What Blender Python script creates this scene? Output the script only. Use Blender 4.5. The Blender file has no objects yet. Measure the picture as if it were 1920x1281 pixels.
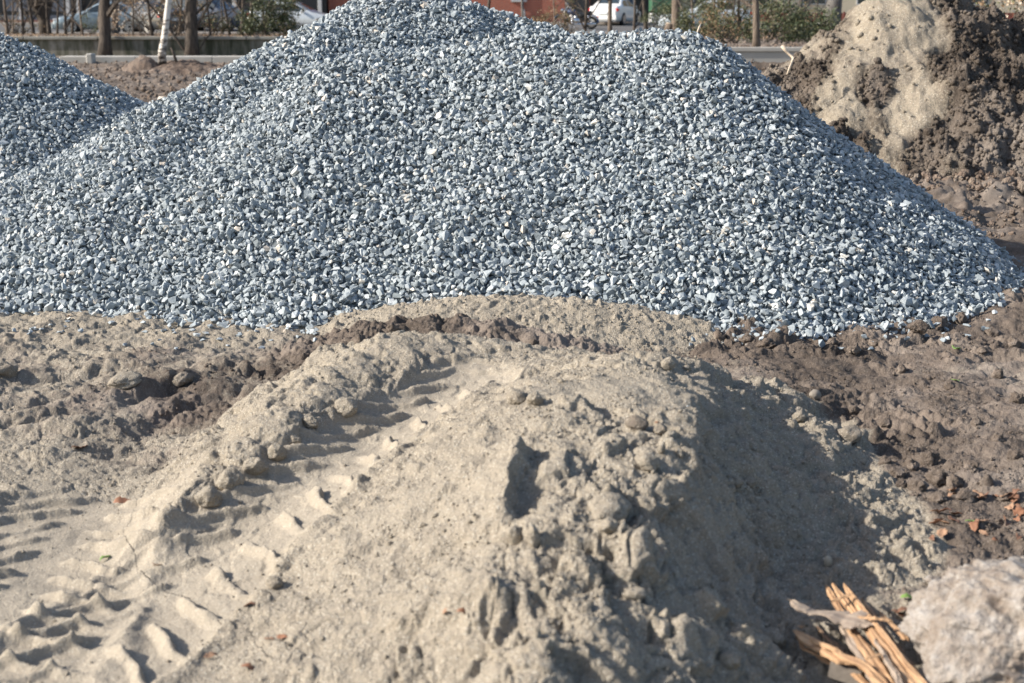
import bpy, bmesh, math, random
import numpy as np
from mathutils import Vector, Matrix, noise as mnoise

R = math.radians
random.seed(7)
rng = np.random.default_rng(7)
S = bpy.context.scene
COL = S.collection

# ------------------------------------------------------------------ camera
CH, FPX = 1.7, 2667.0
TH = math.atan(625.5 / FPX)
cd = bpy.data.cameras.new("camera")
cam = bpy.data.objects.new("camera", cd)
COL.objects.link(cam)
cam.location = (0, 0, CH)
cam.rotation_euler = (math.pi / 2 - TH, 0, 0)
cd.sensor_width = 36
cd.lens = FPX / 1920 * 36
cd.clip_start = 0.1
cd.clip_end = 5000
cd.dof.use_dof = True
cd.dof.focus_distance = 8.2
cd.dof.aperture_fstop = 3.6
S.camera = cam

# ------------------------------------------------------------------ light
SUN_EL, SUN_AZ = R(31), R(8)          # azimuth: how far the sun stands on the camera's side of due left
to_sun = Vector((-math.cos(SUN_EL) * math.cos(SUN_AZ), -math.cos(SUN_EL) * math.sin(SUN_AZ), math.sin(SUN_EL)))
w = bpy.data.worlds.new("World")
S.world = w
w.use_nodes = True
nt = w.node_tree
bg = nt.nodes["Background"]
sky = nt.nodes.new("ShaderNodeTexSky")
sky.sky_type = 'NISHITA'
sky.sun_disc = False
sky.sun_elevation = SUN_EL
sky.sun_rotation = math.atan2(to_sun.x, to_sun.y)
sky.air_density = 1.0
sky.dust_density = 1.6
sky.ozone_density = 1.0
nt.links.new(sky.outputs[0], bg.inputs[0])
bg.inputs[1].default_value = 0.117
sl = bpy.data.lights.new("sun", 'SUN')
sl.energy = 5.0
sl.angle = R(0.55)
sl.color = (1.0, 0.93, 0.83)
so = bpy.data.objects.new("sun", sl)
COL.objects.link(so)
so.rotation_euler = (-to_sun).to_track_quat('-Z', 'Y').to_euler()
S.view_settings.view_transform = 'Standard'
S.view_settings.look = 'None'
S.view_settings.gamma = 1
S.view_settings.exposure = 0.77
S.cycles.max_bounces = 6
S.cycles.use_denoising = True

# ------------------------------------------------------------------ pixel -> world
CT, ST = math.cos(TH), math.sin(TH)
def ray(px, py):
    a, b = px - 960.0, 640.5 - py
    return np.array([a, FPX * CT + b * ST, -FPX * ST + b * CT])
def on_z(px, py, z=0.0):
    d = ray(px, py); t = (z - CH) / d[2]
    return np.array([d[0] * t, d[1] * t, z])
def at_d(px, py, Y):
    d = ray(px, py); t = Y / d[1]
    return np.array([d[0] * t, Y, CH + d[2] * t])

# ------------------------------------------------------------------ numpy noise
def _hash(ix, iy, seed):
    h = (ix * 374761393 + iy * 668265263 + seed * 974634777) & 0xFFFFFFFF
    h = ((h ^ (h >> 13)) * 1274126177) & 0xFFFFFFFF
    return (h ^ (h >> 16)) & 0xFFFFFFFF
def perlin(x, y, seed=0):
    x0 = np.floor(x).astype(np.int64); y0 = np.floor(y).astype(np.int64)
    fx, fy = x - x0, y - y0
    u = fx * fx * fx * (fx * (fx * 6 - 15) + 10); v = fy * fy * fy * (fy * (fy * 6 - 15) + 10)
    def g(ix, iy, dx, dy):
        a = _hash(ix, iy, seed) * (2 * math.pi / 4294967296.0)
        return np.cos(a) * dx + np.sin(a) * dy
    n00 = g(x0, y0, fx, fy); n10 = g(x0 + 1, y0, fx - 1, fy)
    n01 = g(x0, y0 + 1, fx, fy - 1); n11 = g(x0 + 1, y0 + 1, fx - 1, fy - 1)
    return (n00 * (1 - u) + n10 * u) * (1 - v) + (n01 * (1 - u) + n11 * u) * v * 1.0
def fbm(x, y, f, o=4, seed=0, gain=0.5):
    r = np.zeros_like(x); a = 1.0
    for k in range(o):
        r += a * perlin(x * f + 17.3 * k, y * f - 9.1 * k, seed + k); a *= gain; f *= 2.03
    return r
def billow(x, y, f, o=4, seed=0, gain=0.5):
    r = np.zeros_like(x); a = 1.0
    for k in range(o):
        r += a * (np.abs(perlin(x * f + 7.7 * k, y * f + 3.1 * k, seed + k)) * 2 - 0.45); a *= gain; f *= 2.07
    return r
def ss(a, b, x):
    t = np.clip((x - a) / (b - a), 0, 1); return t * t * (3 - 2 * t)
def lumps(x, y, cell, dens, seed):
    """rounded clods: hemispherical bumps, one at most per cell; returns height in units of cell"""
    X, Y = x / cell, y / cell
    X, Y = X + .30 * perlin(X * 1.7, Y * 1.7, seed + 7) + .12 * perlin(X * 4.1, Y * 4.1, seed + 8), Y + .30 * perlin(X * 1.7 + 31, Y * 1.7, seed + 9) + .12 * perlin(X * 4.1 + 9, Y * 4.1, seed + 10)
    ix = np.floor(X).astype(np.int64); iy = np.floor(Y).astype(np.int64)
    out = np.zeros_like(x)
    for dx in (-1, 0, 1):
        for dy in (-1, 0, 1):
            cx, cy = ix + dx, iy + dy
            h1 = _hash(cx, cy, seed) / 4294967296.0; h2 = _hash(cx, cy, seed + 1) / 4294967296.0
            h3 = _hash(cx, cy, seed + 2) / 4294967296.0; h4 = _hash(cx, cy, seed + 3) / 4294967296.0
            r = (0.2 + 0.4 * h4 ** 1.5)
            d2 = (X - cx - h1) ** 2 + (Y - cy - h2) ** 2
            b = np.clip(1 - d2 / (r * r), 0, 1) ** .8 * r * 0.62
            out = np.maximum(out, np.where(h3 < dens, b, 0))
    return out

# ------------------------------------------------------------------ smooth interpolation of control points, cached on a grid
class Field:
    def __init__(self, pts, x0, x1, y0, y1, step=0.05, mode='tps', lam=1e-3):
        p = np.array(pts, float)
        self.x0, self.y0, self.step = x0, y0, step
        gx = np.arange(x0, x1 + step, step); gy = np.arange(y0, y1 + step, step)
        GX, GY = np.meshgrid(gx, gy)
        if mode == 'tps':
            n = len(p)
            d = np.hypot(p[:, None, 0] - p[None, :, 0], p[:, None, 1] - p[None, :, 1])
            K = np.where(d > 0, d * d * np.log(d + 1e-12), 0) + lam * np.eye(n)
            P = np.c_[np.ones(n), p[:, :2]]
            A = np.block([[K, P], [P.T, np.zeros((3, 3))]])
            s = np.linalg.solve(A, np.r_[p[:, 2], 0, 0, 0])
            out = s[n] + s[n + 1] * GX + s[n + 2] * GY
            for i in range(n):
                r2 = (GX - p[i, 0]) ** 2 + (GY - p[i, 1]) ** 2
                out = out + s[i] * 0.5 * r2 * np.log(r2 + 1e-12)
        else:
            num = np.zeros_like(GX); den = np.zeros_like(GX)
            for q in p:
                ww = 1.0 / ((GX - q[0]) ** 2 + (GY - q[1]) ** 2 + 0.004) ** 1.6
                num += ww * q[2]; den += ww
            out = num / den
        self.g = out
    def __call__(self, x, y):
        X = np.clip((x - self.x0) / self.step, 0, self.g.shape[1] - 1.001)
        Y = np.clip((y - self.y0) / self.step, 0, self.g.shape[0] - 1.001)
        i = X.astype(int); j = Y.astype(int); fx = X - i; fy = Y - j
        g = self.g
        return (g[j, i] * (1 - fx) + g[j, i + 1] * fx) * (1 - fy) + (g[j + 1, i] * (1 - fx) + g[j + 1, i + 1] * fx) * fy

def poly_st(x, y, P):
    """arc length s along polyline P, signed side distance t (positive to the left of travel)"""
    best = np.full(x.shape, 1e9); s_ = np.zeros_like(x); t_ = np.zeros_like(x); acc = 0.0; over = np.zeros_like(x)
    n = len(P)
    for i in range(n - 1):
        a, b = P[i], P[i + 1]; dx, dy = b[0] - a[0], b[1] - a[1]; L = math.hypot(dx, dy)
        q = ((x - a[0]) * dx + (y - a[1]) * dy) / (L * L)
        qc = np.clip(q, 0, 1)
        ex, ey = x - a[0] - qc * dx, y - a[1] - qc * dy
        d = np.hypot(ex, ey); side = np.sign(dx * (y - a[1]) - dy * (x - a[0]))
        m = d < best
        best = np.where(m, d, best); s_ = np.where(m, acc + qc * L, s_); t_ = np.where(m, side * d, t_)
        acc += L
    return s_, t_, acc
def inside(x, y, P):
    r = np.zeros(x.shape, bool); n = len(P); j = n - 1
    for i in range(n):
        xi, yi, xj, yj = P[i][0], P[i][1], P[j][0], P[j][1]
        c = ((yi > y) != (yj > y)) & (x < (xj - xi) * (y - yi) / ((yj - yi) + 1e-12) + xi)
        r ^= c; j = i
    return r

# ------------------------------------------------------------------ macro relief of the foreground
CP = [  # (px, py, z) seen in the photograph
 # left berm crest of the wheel track
 (900,634,.26),(830,628,.31),(750,634,.335),(680,668,.315),(600,728,.275),(520,792,.225),(430,856,.17),(345,925,.115),(290,990,.08),(265,1045,.03),
 # outer foot of that berm
 (640,655,.06),(560,700,.02),(480,750,.0),(400,805,0),(330,862,0),(268,925,0),(225,1000,0),(200,1060,0),
 # floor of the wheel track
 (960,692,.27),(900,704,.24),(810,735,.205),(720,772,.19),(650,818,.165),(560,888,.13),(470,952,.085),(390,1012,.045),(310,1078,.015),
 (880,750,.26),(825,795,.235),(775,830,.215),(720,870,.19),(665,905,.165),(610,945,.14),(560,985,.11),(500,1030,.08),(455,1075,.05),(400,1112,.03),(300,1130,.0),
 # inner ridge
 (955,740,.42),(900,800,.37),(840,870,.30),(740,950,.22),(640,1020,.155),(540,1080,.08),(440,1150,.03),
 # top
 (1010,745,.43),(1090,720,.44),(1180,705,.47),(1260,712,.46),(1100,682,.40),(1190,668,.40),(1265,682,.42),(1040,700,.36),
 (1000,800,.42),(1080,830,.41),(1180,800,.44),(1290,790,.45),(1320,860,.39),
 # front
 (980,870,.42),(1090,930,.38),(940,960,.35),(1140,960,.38),(1240,960,.36),(1310,960,.33),(1200,1060,.33),(1260,1060,.30),
 (1000,1060,.33),(850,1000,.27),(760,1060,.21),(1000,1140,.30),(860,1165,.235),(700,1215,.135),(600,1150,.10),(500,1200,.05),
 (850,1270,.15),(1000,1250,.25),(1120,1180,.28),(1120,1281,.22),(1260,1180,.22),(1270,1281,.14),(1000,1320,.20),
 # right flank
 (1380,740,.31),(1400,840,.295),(1400,930,.25),(1390,1040,.17),(1380,1140,.085),(1500,850,.16),(1500,950,.135),(1490,1050,.06),(1470,1160,.025),
 (1460,735,.12),(1560,775,.03),(1620,830,0),(1600,930,.04),(1600,1020,.03),(1660,900,0),(1730,960,0),(1780,1030,0),(1740,1110,0),(1580,1100,.02),
 (1500,1270,0),(1640,1180,0),
 # flat ground round about
 (0,640,0),(0,720,0),(0,800,0),(0,900,0),(0,1000,0),(0,1120,0),(0,1270,0),(160,700,0),(160,800,0),(150,900,0),(130,1000,0),(200,1160,0),(200,1270,0),
 (350,1230,.0),(330,700,0),(300,640,0),(450,650,0),(1500,700,0),(1650,680,0),(1850,680,0),(1750,780,0),(1900,800,.02),(1850,900,.03),(1900,1000,0),(1850,1100,0),(1900,1250,0),
 (1350,640,0),(1250,640,-.01),(1400,690,.03),
]
pts = [tuple(on_z(c[0], c[1], c[2] * (.80 if c[0] > 1330 else .87 if c[0] > 1280 else .93 if c[0] > 1100 else .97 if c[0] > 930 else 1.0))) for c in CP]
pts += [(-.9, 6.9, 0), (-.2, 6.75, .0), (.4, 6.75, .0), (.9, 6.5, .02), (-1.6, 7.6, 0), (0, 7.9, 0), (1.6, 7.5, 0), (2.6, 8.2, 0), (-2.6, 8.2, 0)]
pts += [(x, 2.2, 0.0) for x in (-1.5, -.8, 1.0, 1.6)] + [(-.1, 2.5, .02), (.4, 2.4, .04)]
pts += [(x, y, 0.0) for y in (3, 4.5, 6, 8, 10, 12) for x in (-5.5, 5.5)] + [(x, y, 0.0) for y in (10, 12) for x in (-3, 0, 3)] + [(-2.9, 5, 0), (-3, 7, 0), (3, 5, 0), (3.4, 7, 0), (-2.2, 3.3, 0), (2.3, 3.4, 0)]
MACRO = Field(pts, -6.2, 6.2, 1.8, 13, .04, lam=2e-4)

def hit(px, py, f=None):
    """where the line of sight meets the relief"""
    f = f or (lambda x, y: MACRO(np.array([x]), np.array([y]))[0])
    d = ray(px, py); z = 0.5
    t0 = (.75 - CH) / d[2]
    prev = t0
    for k in range(600):
        t = t0 * (1 + k * 0.004)
        x, y, zz = d[0] * t, d[1] * t, CH + d[2] * t
        if zz <= f(x, y): return np.array([x, y, f(x, y)])
    return on_z(px, py, 0)
def L(*pp): return [hit(a, b)[:2] for a, b in pp]

HEAP_POLY = L((900,612),(760,618),(640,648),(560,695),(480,745),(400,800),(330,856),(268,920),(232,1000),(262,1075),(360,1120),(440,1180),(520,1262))
HEAP_POLY += [(-.62, 2.9), (-.45, 2.0), (1.0, 2.0), (1.0, 3.0)] + L((1490,1262),(1510,1170),(1600,1110),(1745,1100),(1790,1035),(1735,955),(1660,880),(1625,800),(1540,765),(1450,725),(1400,695)) + [(1.0, 6.15), (.5, 6.5), (0, 6.6)]
HEAP_POLY = [tuple(p) for p in HEAP_POLY]
_mx, _my = np.meshgrid(np.arange(-6.2, 6.22, .02), np.arange(1.8, 13.02, .02))
_mk = inside(_mx.ravel(), _my.ravel(), HEAP_POLY).reshape(_mx.shape).astype(float)
for _ in range(3):
    for ax_ in (0, 1): _mk = sum(np.roll(_mk, k_, ax_) for k_ in (-2, -1, 0, 1, 2)) / 5
MASK = Field([(0, 0, 0), (1, 0, 0), (0, 1, 0)], -6.2, 6.2, 1.8, 13, 3, mode='idw'); MASK.step = .02; MASK.g = _mk

TRACK1 = L((980,690),(880,720),(780,778),(685,835),(600,893),(515,957),(430,1030),(320,1115),(190,1210),(50,1310))
TRACK2 = L((230,925),(150,985),(70,1075),(-40,1200),(-150,1330))
FURROWS = [(L((-20,800),(150,782),(262,745),(420,702)), .055, .05), (L((170,826),(300,792),(400,752),(480,722)), .05, .045),
           (L((-20,722),(120,702),(300,692)), .035, .05), (L((-20,765),(130,742),(240,712)), .03, .04),
           (L((60,840),(220,850),(340,812)), .025, .04), (L((1560,752),(1620,790),(1700,810),(1800,812)), .035, .09),
           (L((1500,690),(1650,730),(1920,735)), .02, .08), (L((1560,690),(1700,700),(1920,680)), .03, .06), (L((1900,600),(1700,660),(1480,670)), .02, .06)]
#   scarps: raised on the right of travel, dropping sharply to the left
SCARPS = [(L((978,832),(990,870),(975,930),(952,1005)), .07, .30), (L((975,850),(850,930),(720,1020),(600,1090)), .022, .12), (L((900,1000),(780,1060),(680,1120)), .018, .10), (L((650,1130),(500,1180),(350,1235)), .022, .10), (L((480,1185),(560,1230),(600,1285)), .02, .08), (L((925,785),(934,850)), .022, .12), (L((1060,742),(1115,768),(1150,795)), .05, .10),
          (L((1305,735),(1335,800),(1345,885)), .03, .15), (L((1190,975),(1212,1045),(1228,1115)), .065, .12), (L((1225,965),(1280,1060),(1325,1150)), .045, .08),
          (L((1240,1110),(1290,1190),(1280,1285)), .06, .12), (L((1040,1128),(950,1142),(850,1162),(760,1190),(690,1215)), -.05, .14),
          (L((1335,1000),(1375,1075)), .035, .05), (L((1365,1085),(1395,1140)), .03, .05), (L((1100,905),(1150,945),(1165,975)), .07, .12),
          (L((1150,985),(1165,1030),(1180,1060)), .035, .05), (L((640,560+190),(655,790)), .02, .06), (L((1280,880),(1310,960)), .03, .06),
          (L((1040,1150),(1060,1281)), .05, .1), (L((700,1210),(690,1281)), -.03, .1),(L((590,1010),(660,985),(720,960)), .0, .1)]

RZONE = None
RP = [(1180,725,0),(1120,735,0),(1250,740,.1),(1080,800,.35),(1180,800,.6),(1250,850,.9),(1150,900,.8),(1080,880,.5),(1150,1010,1),(1230,1000,.8),(1000,1090,.7),(1080,1100,.9),(1180,1150,.7),(850,1000,.05),(700,1060,.05),(900,860,.08),(960,900,.05),
      (780,950,.03),(1050,960,.4),(960,800,.15),(1400,900,.4),(1550,900,.35),(1400,1100,.6),(1450,1230,1),(1300,1200,.8),(1000,1220,.7),(800,1240,.6),(850,1120,.1),(600,1200,.3),(450,1230,.2),(650,700,.3),(540,770,.4),(420,850,.5),(330,940,.6),(1180,672,.5),(850,660,.3),
      (0,700,1),(200,700,1),(400,690,1),(150,800,.9),(350,820,.8),(200,900,.35),(50,900,.3),(1700,700,.4),(1800,1000,.5),(1600,1180,.7),(1350,980,.5),(700,1150,.12),(1100,1240,.6)]
RZONE = Field([(*hit(a, b)[:2], s) for a, b, s in RP], -6.2, 6.2, 1.8, 13, .05, mode='idw')
def relief(x, y, parts_=False):
    base = MACRO(x, y)
    mk = MASK(x + .03 * fbm(x, y, 6, 3, 2), y + .03 * fbm(x, y, 6, 3, 4)); inb = mk > .5; inh = ss(.5, 1, mk)
    soil = SOIL(x, y) + 0.35 * fbm(x, y, 2.2, 3, 40)
    soil = np.clip(soil, 0, 1)
    soil = soil * (1 - ss(.25, .8, mk)) + np.clip(soil - .6, 0, .25) * ss(.25, .8, mk)
    near = ss(11, 9.5, y)
    h = base.copy()
    # wandering distortion so nothing runs dead straight
    wx = x + .03 * fbm(x, y, 5, 3, 5); wy = y + .03 * fbm(x, y, 5, 3, 9)
    tr = np.zeros_like(x)
    for P, A, wd in ((TRACK1, 1.0, .20), (TRACK2, .85, .33)):
        m = (x > min(p[0] for p in P) - .5) & (x < max(p[0] for p in P) + .5) & (y > min(p[1] for p in P) - .5) & (y < max(p[1] for p in P) + .5)
        if not m.any(): continue
        X, Y = wx[m], wy[m]
        s, t, Lg = poly_st(X, Y, P)
        u = t / (wd + .07 * ss(.9, 2.0, s))
        env = ss(1.12, .86, np.abs(u)) * ss(0.0, .12, s) 
        Lp = .175 if wd < .3 else .135
        au = np.abs(u)
        ph = np.where(u < 0, s / Lp - 1.7 * au, s / Lp + .45 - 1.0 * au)
        ph = ph + .10 * fbm(X, Y, 2.5, 2, 77)
        f = ph - np.floor(ph)
        saw = ss(0, .10, f) * (1 - ss(.15, .34, f)) * (.8 + .2 * ss(.34, .1, f)) # sand squeezed up between two lugs: sharp on one side, sloping on the other
        prof = np.where(u < 0, saw * ss(.10, .3, au) * 1.05, saw * ss(.08, .3, au) * (1 - .5 * ss(.75, .95, au)))
        brk = ss(-.25, .25, fbm(X, Y, 4, 2, 31) + .18)
        prof = prof * (1 + .4 * fbm(X, Y, 14, 3, 78)); dz = A * env * (prof * .028 * (.4 + .6 * brk) - .014)
        # smooth lug-polished faces elsewhere rough
        h[m] += dz
        h[m] += A * .022 * np.exp(-((np.abs(u) - 1.12) / .12) ** 2) * (.5 + fbm(X, Y, 9, 3, 3)) * ss(0, .12, s)
        tr[m] = np.maximum(tr[m], env)
    for P, A, wd in FURROWS:
        s, t, Lg = poly_st(wx, wy, P)
        e = ss(0, .1, s) * ss(Lg, Lg - .1, s)
        A = A * .6; h += e * ss(-.35, .15, fbm(x, y, 2.0, 2, 66)) * (-A * np.exp(-(t / wd) ** 2) + A * .75 * np.exp(-((np.abs(t) - wd * 2.1) / (wd * .9)) ** 2) * (.7 + .8 * fbm(x, y, 7, 2, 61)))
    w2x = x + .025 * fbm(x, y, 11, 3, 15); w2y = y + .025 * fbm(x, y, 11, 3, 19)
    for P, A, wd in SCARPS:
        if A == 0: continue
        m = (x > min(p[0] for p in P) - .5) & (x < max(p[0] for p in P) + .5) & (y > min(p[1] for p in P) - .5) & (y < max(p[1] for p in P) + .5)
        if not m.any(): continue
        s, t, Lg = poly_st(w2x[m], w2y[m], P)
        t = -t
        e = ss(0, .16, s) * ss(Lg, Lg - .12, s)
        h[m] += abs(A) * e * np.where(t > 0, np.exp(-t / wd), 0) * ss(0, .035, t) * .85 - abs(A) * .35 * e * np.exp(-((t + .03) / .04) ** 2) * (t < 0)
    # long pushed streaks on the lit left side of the heap
    coarse = h.copy()
    h += inh * .012 * fbm(x * .9 + y * .45, (y - x * .5) * .25, 9, 3, 88) * (1 - tr)
    # roughness
    sandr = (1 - soil) * (1 - .55 * tr)
    h += .028 * fbm(x, y, 3.0, 4, 11) * (1 - .6 * tr) * (.45 + 1.2 * RZONE(x, y))
    rough_zone = RZONE(x, y) * (1 - tr) + .12 * tr
    h += sandr * (.006 + .018 * rough_zone) * (billow(wx, wy, 8, 6, 21, .52) + .2)
    h += inh * .042 * rough_zone * ss(.0, .06, fbm(wx, wy, 4.0, 4, 23)) - inh * .018 * rough_zone * ss(.02, .09, fbm(wx, wy, 7.5, 4, 27))   # broken slabs with small edges
    h -= .012 * (1 - soil) * np.exp(-(fbm(wx, wy, 2.6, 4, 29) / .018) ** 2) * (.15 + rough_zone) * (1 - tr)   # cracks
    h += (.6 + .4 * inh) * .6 * lumps(wx, wy, .034, .16 + .0 * x, 300) * .034 * (1 - tr) * (.3 + rough_zone) * near
    h += rough_zone * .9 * lumps(wx, wy, .085, .22, 310) * .085 * (1 - tr) * (1 - soil * .3) * ss(-.1, .3, fbm(x, y, 2.5, 2, 71))
    # cloddy soil
    sr = soil * (.75 + 1.1 * ss(-.1, .35, fbm(x, y, 1.3, 2, 52)))
    h += sr * (.036 * (billow(wx, wy, 4.5, 7, 33, .53) + .1) + .030 * fbm(x, y, 1.3, 3, 91))
    h += sr * .45 * lumps(wx, wy, .10, .2, 320) * .10 * ss(-.15, .2, fbm(x, y, 2, 2, 73)) * near
    h += sr * .6 * lumps(wx, wy, .045, .3, 330) * .045 * near + soil * .05 * np.where(x < 0, .9, .35) * fbm(x * .7, y * 2.1, 1.3, 4, 95)
    # fine
    h += .0022 * fbm(x, y, 60, 2, 44, .6) * near * (1 - .6 * tr) * (1 + soil)
    # fan of small slides and ridges on the shaded right flank
    fl = ss(.45, .8, x) * inh
    ang = np.arctan2(y - 4.3, x - .35)
    h += fl * (.03 + .02 * ss(.6, .95, np.hypot(x - .35, y - 4.3))) * fbm(ang * 2.2 + .3 * fbm(x, y, 3, 2, 81), np.hypot(x - .35, y - 4.3) * .35, 3.2, 4, 82) + fl * .020 * billow(x, y, 9, 5, 83) + fl * .6 * lumps(x, y, .07, .35, 384) * .07
    if parts_: return coarse, h - coarse, soil, tr, inb
    return h, soil, tr, inb

SP = [(0,600,.1),(200,612,.1),(400,635,.2),(100,650,.3),(300,680,.5),(200,740,.65),(50,705,.4),(400,760,.8),(500,690,.6),(150,820,.35),(50,860,.1),(0,900,0),(200,900,-.1),(300,830,.35),
      (0,1000,-.2),(0,1200,-.2),(200,1200,-.2),(400,1200,-.2),(600,655,.6),(700,625,.7),(850,620,1),(1000,630,1.1),(1200,650,1.1),(1400,640,1.1),(1500,700,.95),(1700,650,1),(1900,600,1),
      (1900,700,.75),(1700,800,1),(1900,1000,1.1),(1800,900,1.1),(1850,1050,1),(1750,1000,.9),(1650,880,.8),(1800,1100,.7),(1850,1200,.4),(1650,1200,.1),(1500,1200,-.2),(1900,830,.9),(1400,690,.8),(1300,660,1),
      (0,560,.2),(1900,520,1),(1900,450,1),(1900,400,1),(1900,350,1),(0,400,.8),(1500,500,1),(1000,500,.6),(500,500,.5)]
SOIL = Field([(*on_z(a, b)[:2], s) for a, b, s in SP] + [(-5, 12, 1), (5, 12, 1), (0, 12, 1)], -6.2, 6.2, 1.8, 13, .05, mode='idw')

# low sand ridge at the foot of the gravel
RIDGE = [tuple(on_z(*c)[:2]) for c in ((600,592,.03),(680,585,.07),(760,572,.13),(860,560,.17),(960,556,.18),(1080,562,.17),(1180,574,.14),(1280,592,.09),(1370,622,.02))]
RZ = [.03,.08,.13,.17,.18,.17,.14,.09,.02]
def ridge_h(x, y):
    best = np.full(x.shape, -9.0)
    wx = x + .04 * fbm(x, y, 4, 3, 105); wy = y + .04 * fbm(x, y, 4, 3, 109)
    for i in range(len(RIDGE) - 1):
        a, b = RIDGE[i], RIDGE[i + 1]; dx, dy = b[0] - a[0], b[1] - a[1]
        q = np.clip(((wx - a[0]) * dx + (wy - a[1]) * dy) / (dx * dx + dy * dy), 0, 1)
        d = np.hypot(wx - a[0] - q * dx, wy - a[1] - q * dy)
        best = np.maximum(best, RZ[i] * (1 - q) + RZ[i + 1] * q - .42 * (np.sqrt(d * d + .01) - .1))
    h = best + .012 * billow(wx, wy, 10, 4, 121) + .8 * lumps(wx, wy, .035, .6, 350) * .035 + .9 * lumps(wx, wy, .06, .3, 360) * .06 + .002 * fbm(x, y, 60, 2, 3)
    return h

# ------------------------------------------------------------------ gravel and soil heaps
def smax(vals, k):
    m = np.max(vals, axis=0)
    return m + k * np.log(np.sum(np.exp((np.array(vals) - m) / k), axis=0)) - k * math.log(1.6)
def ridge_cone(x, y, P, slope):
    best = None
    for i in range(max(1, len(P) - 1)):
        a = P[i]; b = P[min(i + 1, len(P) - 1)]; dx, dy = b[0] - a[0], b[1] - a[1]; LL = dx * dx + dy * dy + 1e-9
        q = np.clip(((x - a[0]) * dx + (y - a[1]) * dy) / LL, 0, 1)
        d = np.hypot(x - a[0] - q * dx, y - a[1] - q * dy)
        v = a[2] * (1 - q) + b[2] * q - slope * (np.sqrt(d * d + .03) - .13)
        best = v if best is None else np.maximum(best, v)
    return best
def gravel_main(x, y):
    wx = x + .10 * fbm(x, y, 1.1, 3, 205); wy = y + .10 * fbm(x, y, 1.1, 3, 209)
    a = ridge_cone(wx, wy, [(.15, 10.0, 1.58), (1.2, 9.85, 1.58)], .76)
    a2 = ridge_cone(wx, wy, [(.2, 9.7, 1.38), (1.05, 9.5, 1.33), (1.62, 8.75, .74)], .64)
    b = ridge_cone(wx, wy, [(-.85, 11.6, 1.93), (-1.45, 11.0, 1.62), (-2.3, 10.0, 1.14), (-3.0, 9.7, .76), (-3.8, 9.5, .42), (-4.6, 9.4, .05)], .58)
    c = ridge_cone(wx, wy, [(.2, 11.6, 1.62), (-.85, 11.6, 1.93)], .66)
    d = ridge_cone(wx, wy, [(-1.1, 9.8, 1.41), (.15, 9.95, 1.55)], .68)
    e = ridge_cone(wx, wy, [(1.65, 12.9, 1.12), (1.6, 12.0, 1.15), (1.15, 9.85, 1.45)], .80)
    return smax([a, a2, b, c, d, e], .05) + .035 * fbm(x, y, 1.6, 3, 230)
def gravel_left(x, y):
    wx = x + .10 * fbm(x, y, 1.1, 3, 215); wy = y + .10 * fbm(x, y, 1.1, 3, 219)
    a = ridge_cone(wx, wy, [(-4.75, 13.0, 1.52), (-6.6, 13.6, 1.78)], .56)
    return a + .03 * fbm(x, y, 1.6, 3, 240)
def soil_heap(x, y):
    wx = x + .16 * fbm(x, y, 1.3, 4, 405); wy = y + .16 * fbm(x, y, 1.3, 4, 409)
    a = ridge_cone(wx, wy, [(4.6, 17.6, 1.98), (5.0, 17.6, 1.96), (6.2, 17.8, 1.62), (9.0, 18, 1.4)], .78)
    c = ridge_cone(wx, wy, [(4.0, 16.8, 1.05), (5.2, 16.3, 1.15)], .8)
    h = smax([a, c], .1)
    sand = SANDP(x, y) + .34 * fbm(x * 1.4, y * .8, 1.6, 4, 420)
    rough = ss(.70, .35, sand)
    h = h + (.07 + .15 * rough) * (billow(wx, wy, 1.5, 7, 433, .60)) + (rough * .8 + .06) * lumps(wx, wy, .24, .4, 440) * .24 + rough * .9 * lumps(wx, wy, .11, .45, 450) * .11 + .05 * rough * ss(0, .08, fbm(wx, wy, 2.2, 4, 460))
    h = h + (1 - rough) * .05 * fbm(x * 2.2 + .3 * y, y * .5, 1.6, 3, 470)
    # wheel imprint low on the front
    s, t, Lg = poly_st(x, y, [at_d(1770, 318, 15.0)[:2], at_d(1850, 290, 15.3)[:2], at_d(1960, 255, 15.7)[:2]])
    ph = s / .2; f = ph - np.floor(ph)
    h = h + ss(.34, .26, np.abs(t)) * ss(0, .2, s) * (.09 * ss(0, .5, f) * (1 - ss(.7, .95, f)) - .04)
    return h, sand
def sph(px, py, d): 
    p = at_d(px, py, d); return (p[0], p[1])
SANDP = Field([(*sph(1560,60,17),.35),(*sph(1545,30,17.2),.5),(*sph(1590,90,16.8),.7),(*sph(1520,95,16.8),.1),(*sph(1640,20,17.2),1.1),(*sph(1720,60,17),1.0),(*sph(1660,120,16.6),.9),(*sph(1560,150,16.4),.75),(*sph(1600,215,16),.9),(*sph(1700,190,15.9),1.1),(*sph(1720,230,15.7),1.1),
               (*sph(1640,250,15.6),.6),(*sph(1500,130,16.8),.0),(*sph(1480,150,16.6),.1),(*sph(1830,60,17),.1),(*sph(1900,100,16.7),.0),(*sph(1800,150,16.3),.0),(*sph(1850,230,15.7),-.1),(*sph(1760,270,15.4),0),
               (*sph(1640,175,16.2),.2),(*sph(1580,110,16.7),.5),(*sph(1600,240,15.5),.2),(3,19,.5),(6,20,.3),(9,17,0)], 1.5, 10, 13.5, 21, .08, mode='idw')

def bg_z(x, y):
    """level of the land behind the heaps"""
    u = x / np.maximum(y, 1) * 2740 + 960
    left = np.interp(y, [0, 30, 38, 43, 45.2, 45.3, 60, 67, 72, 79, 5000], [0, 0, .08, .22, .26, .80, .64, .50, .56, .78, .80])
    right = np.interp(y, [0, 28, 34, 34.25, 60, 72, 79, 5000], [0, 0, .30, .72, .68, .60, .78, .80])
    k = ss(1180, 1330, u)
    return left * (1 - k) + right * k

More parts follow.
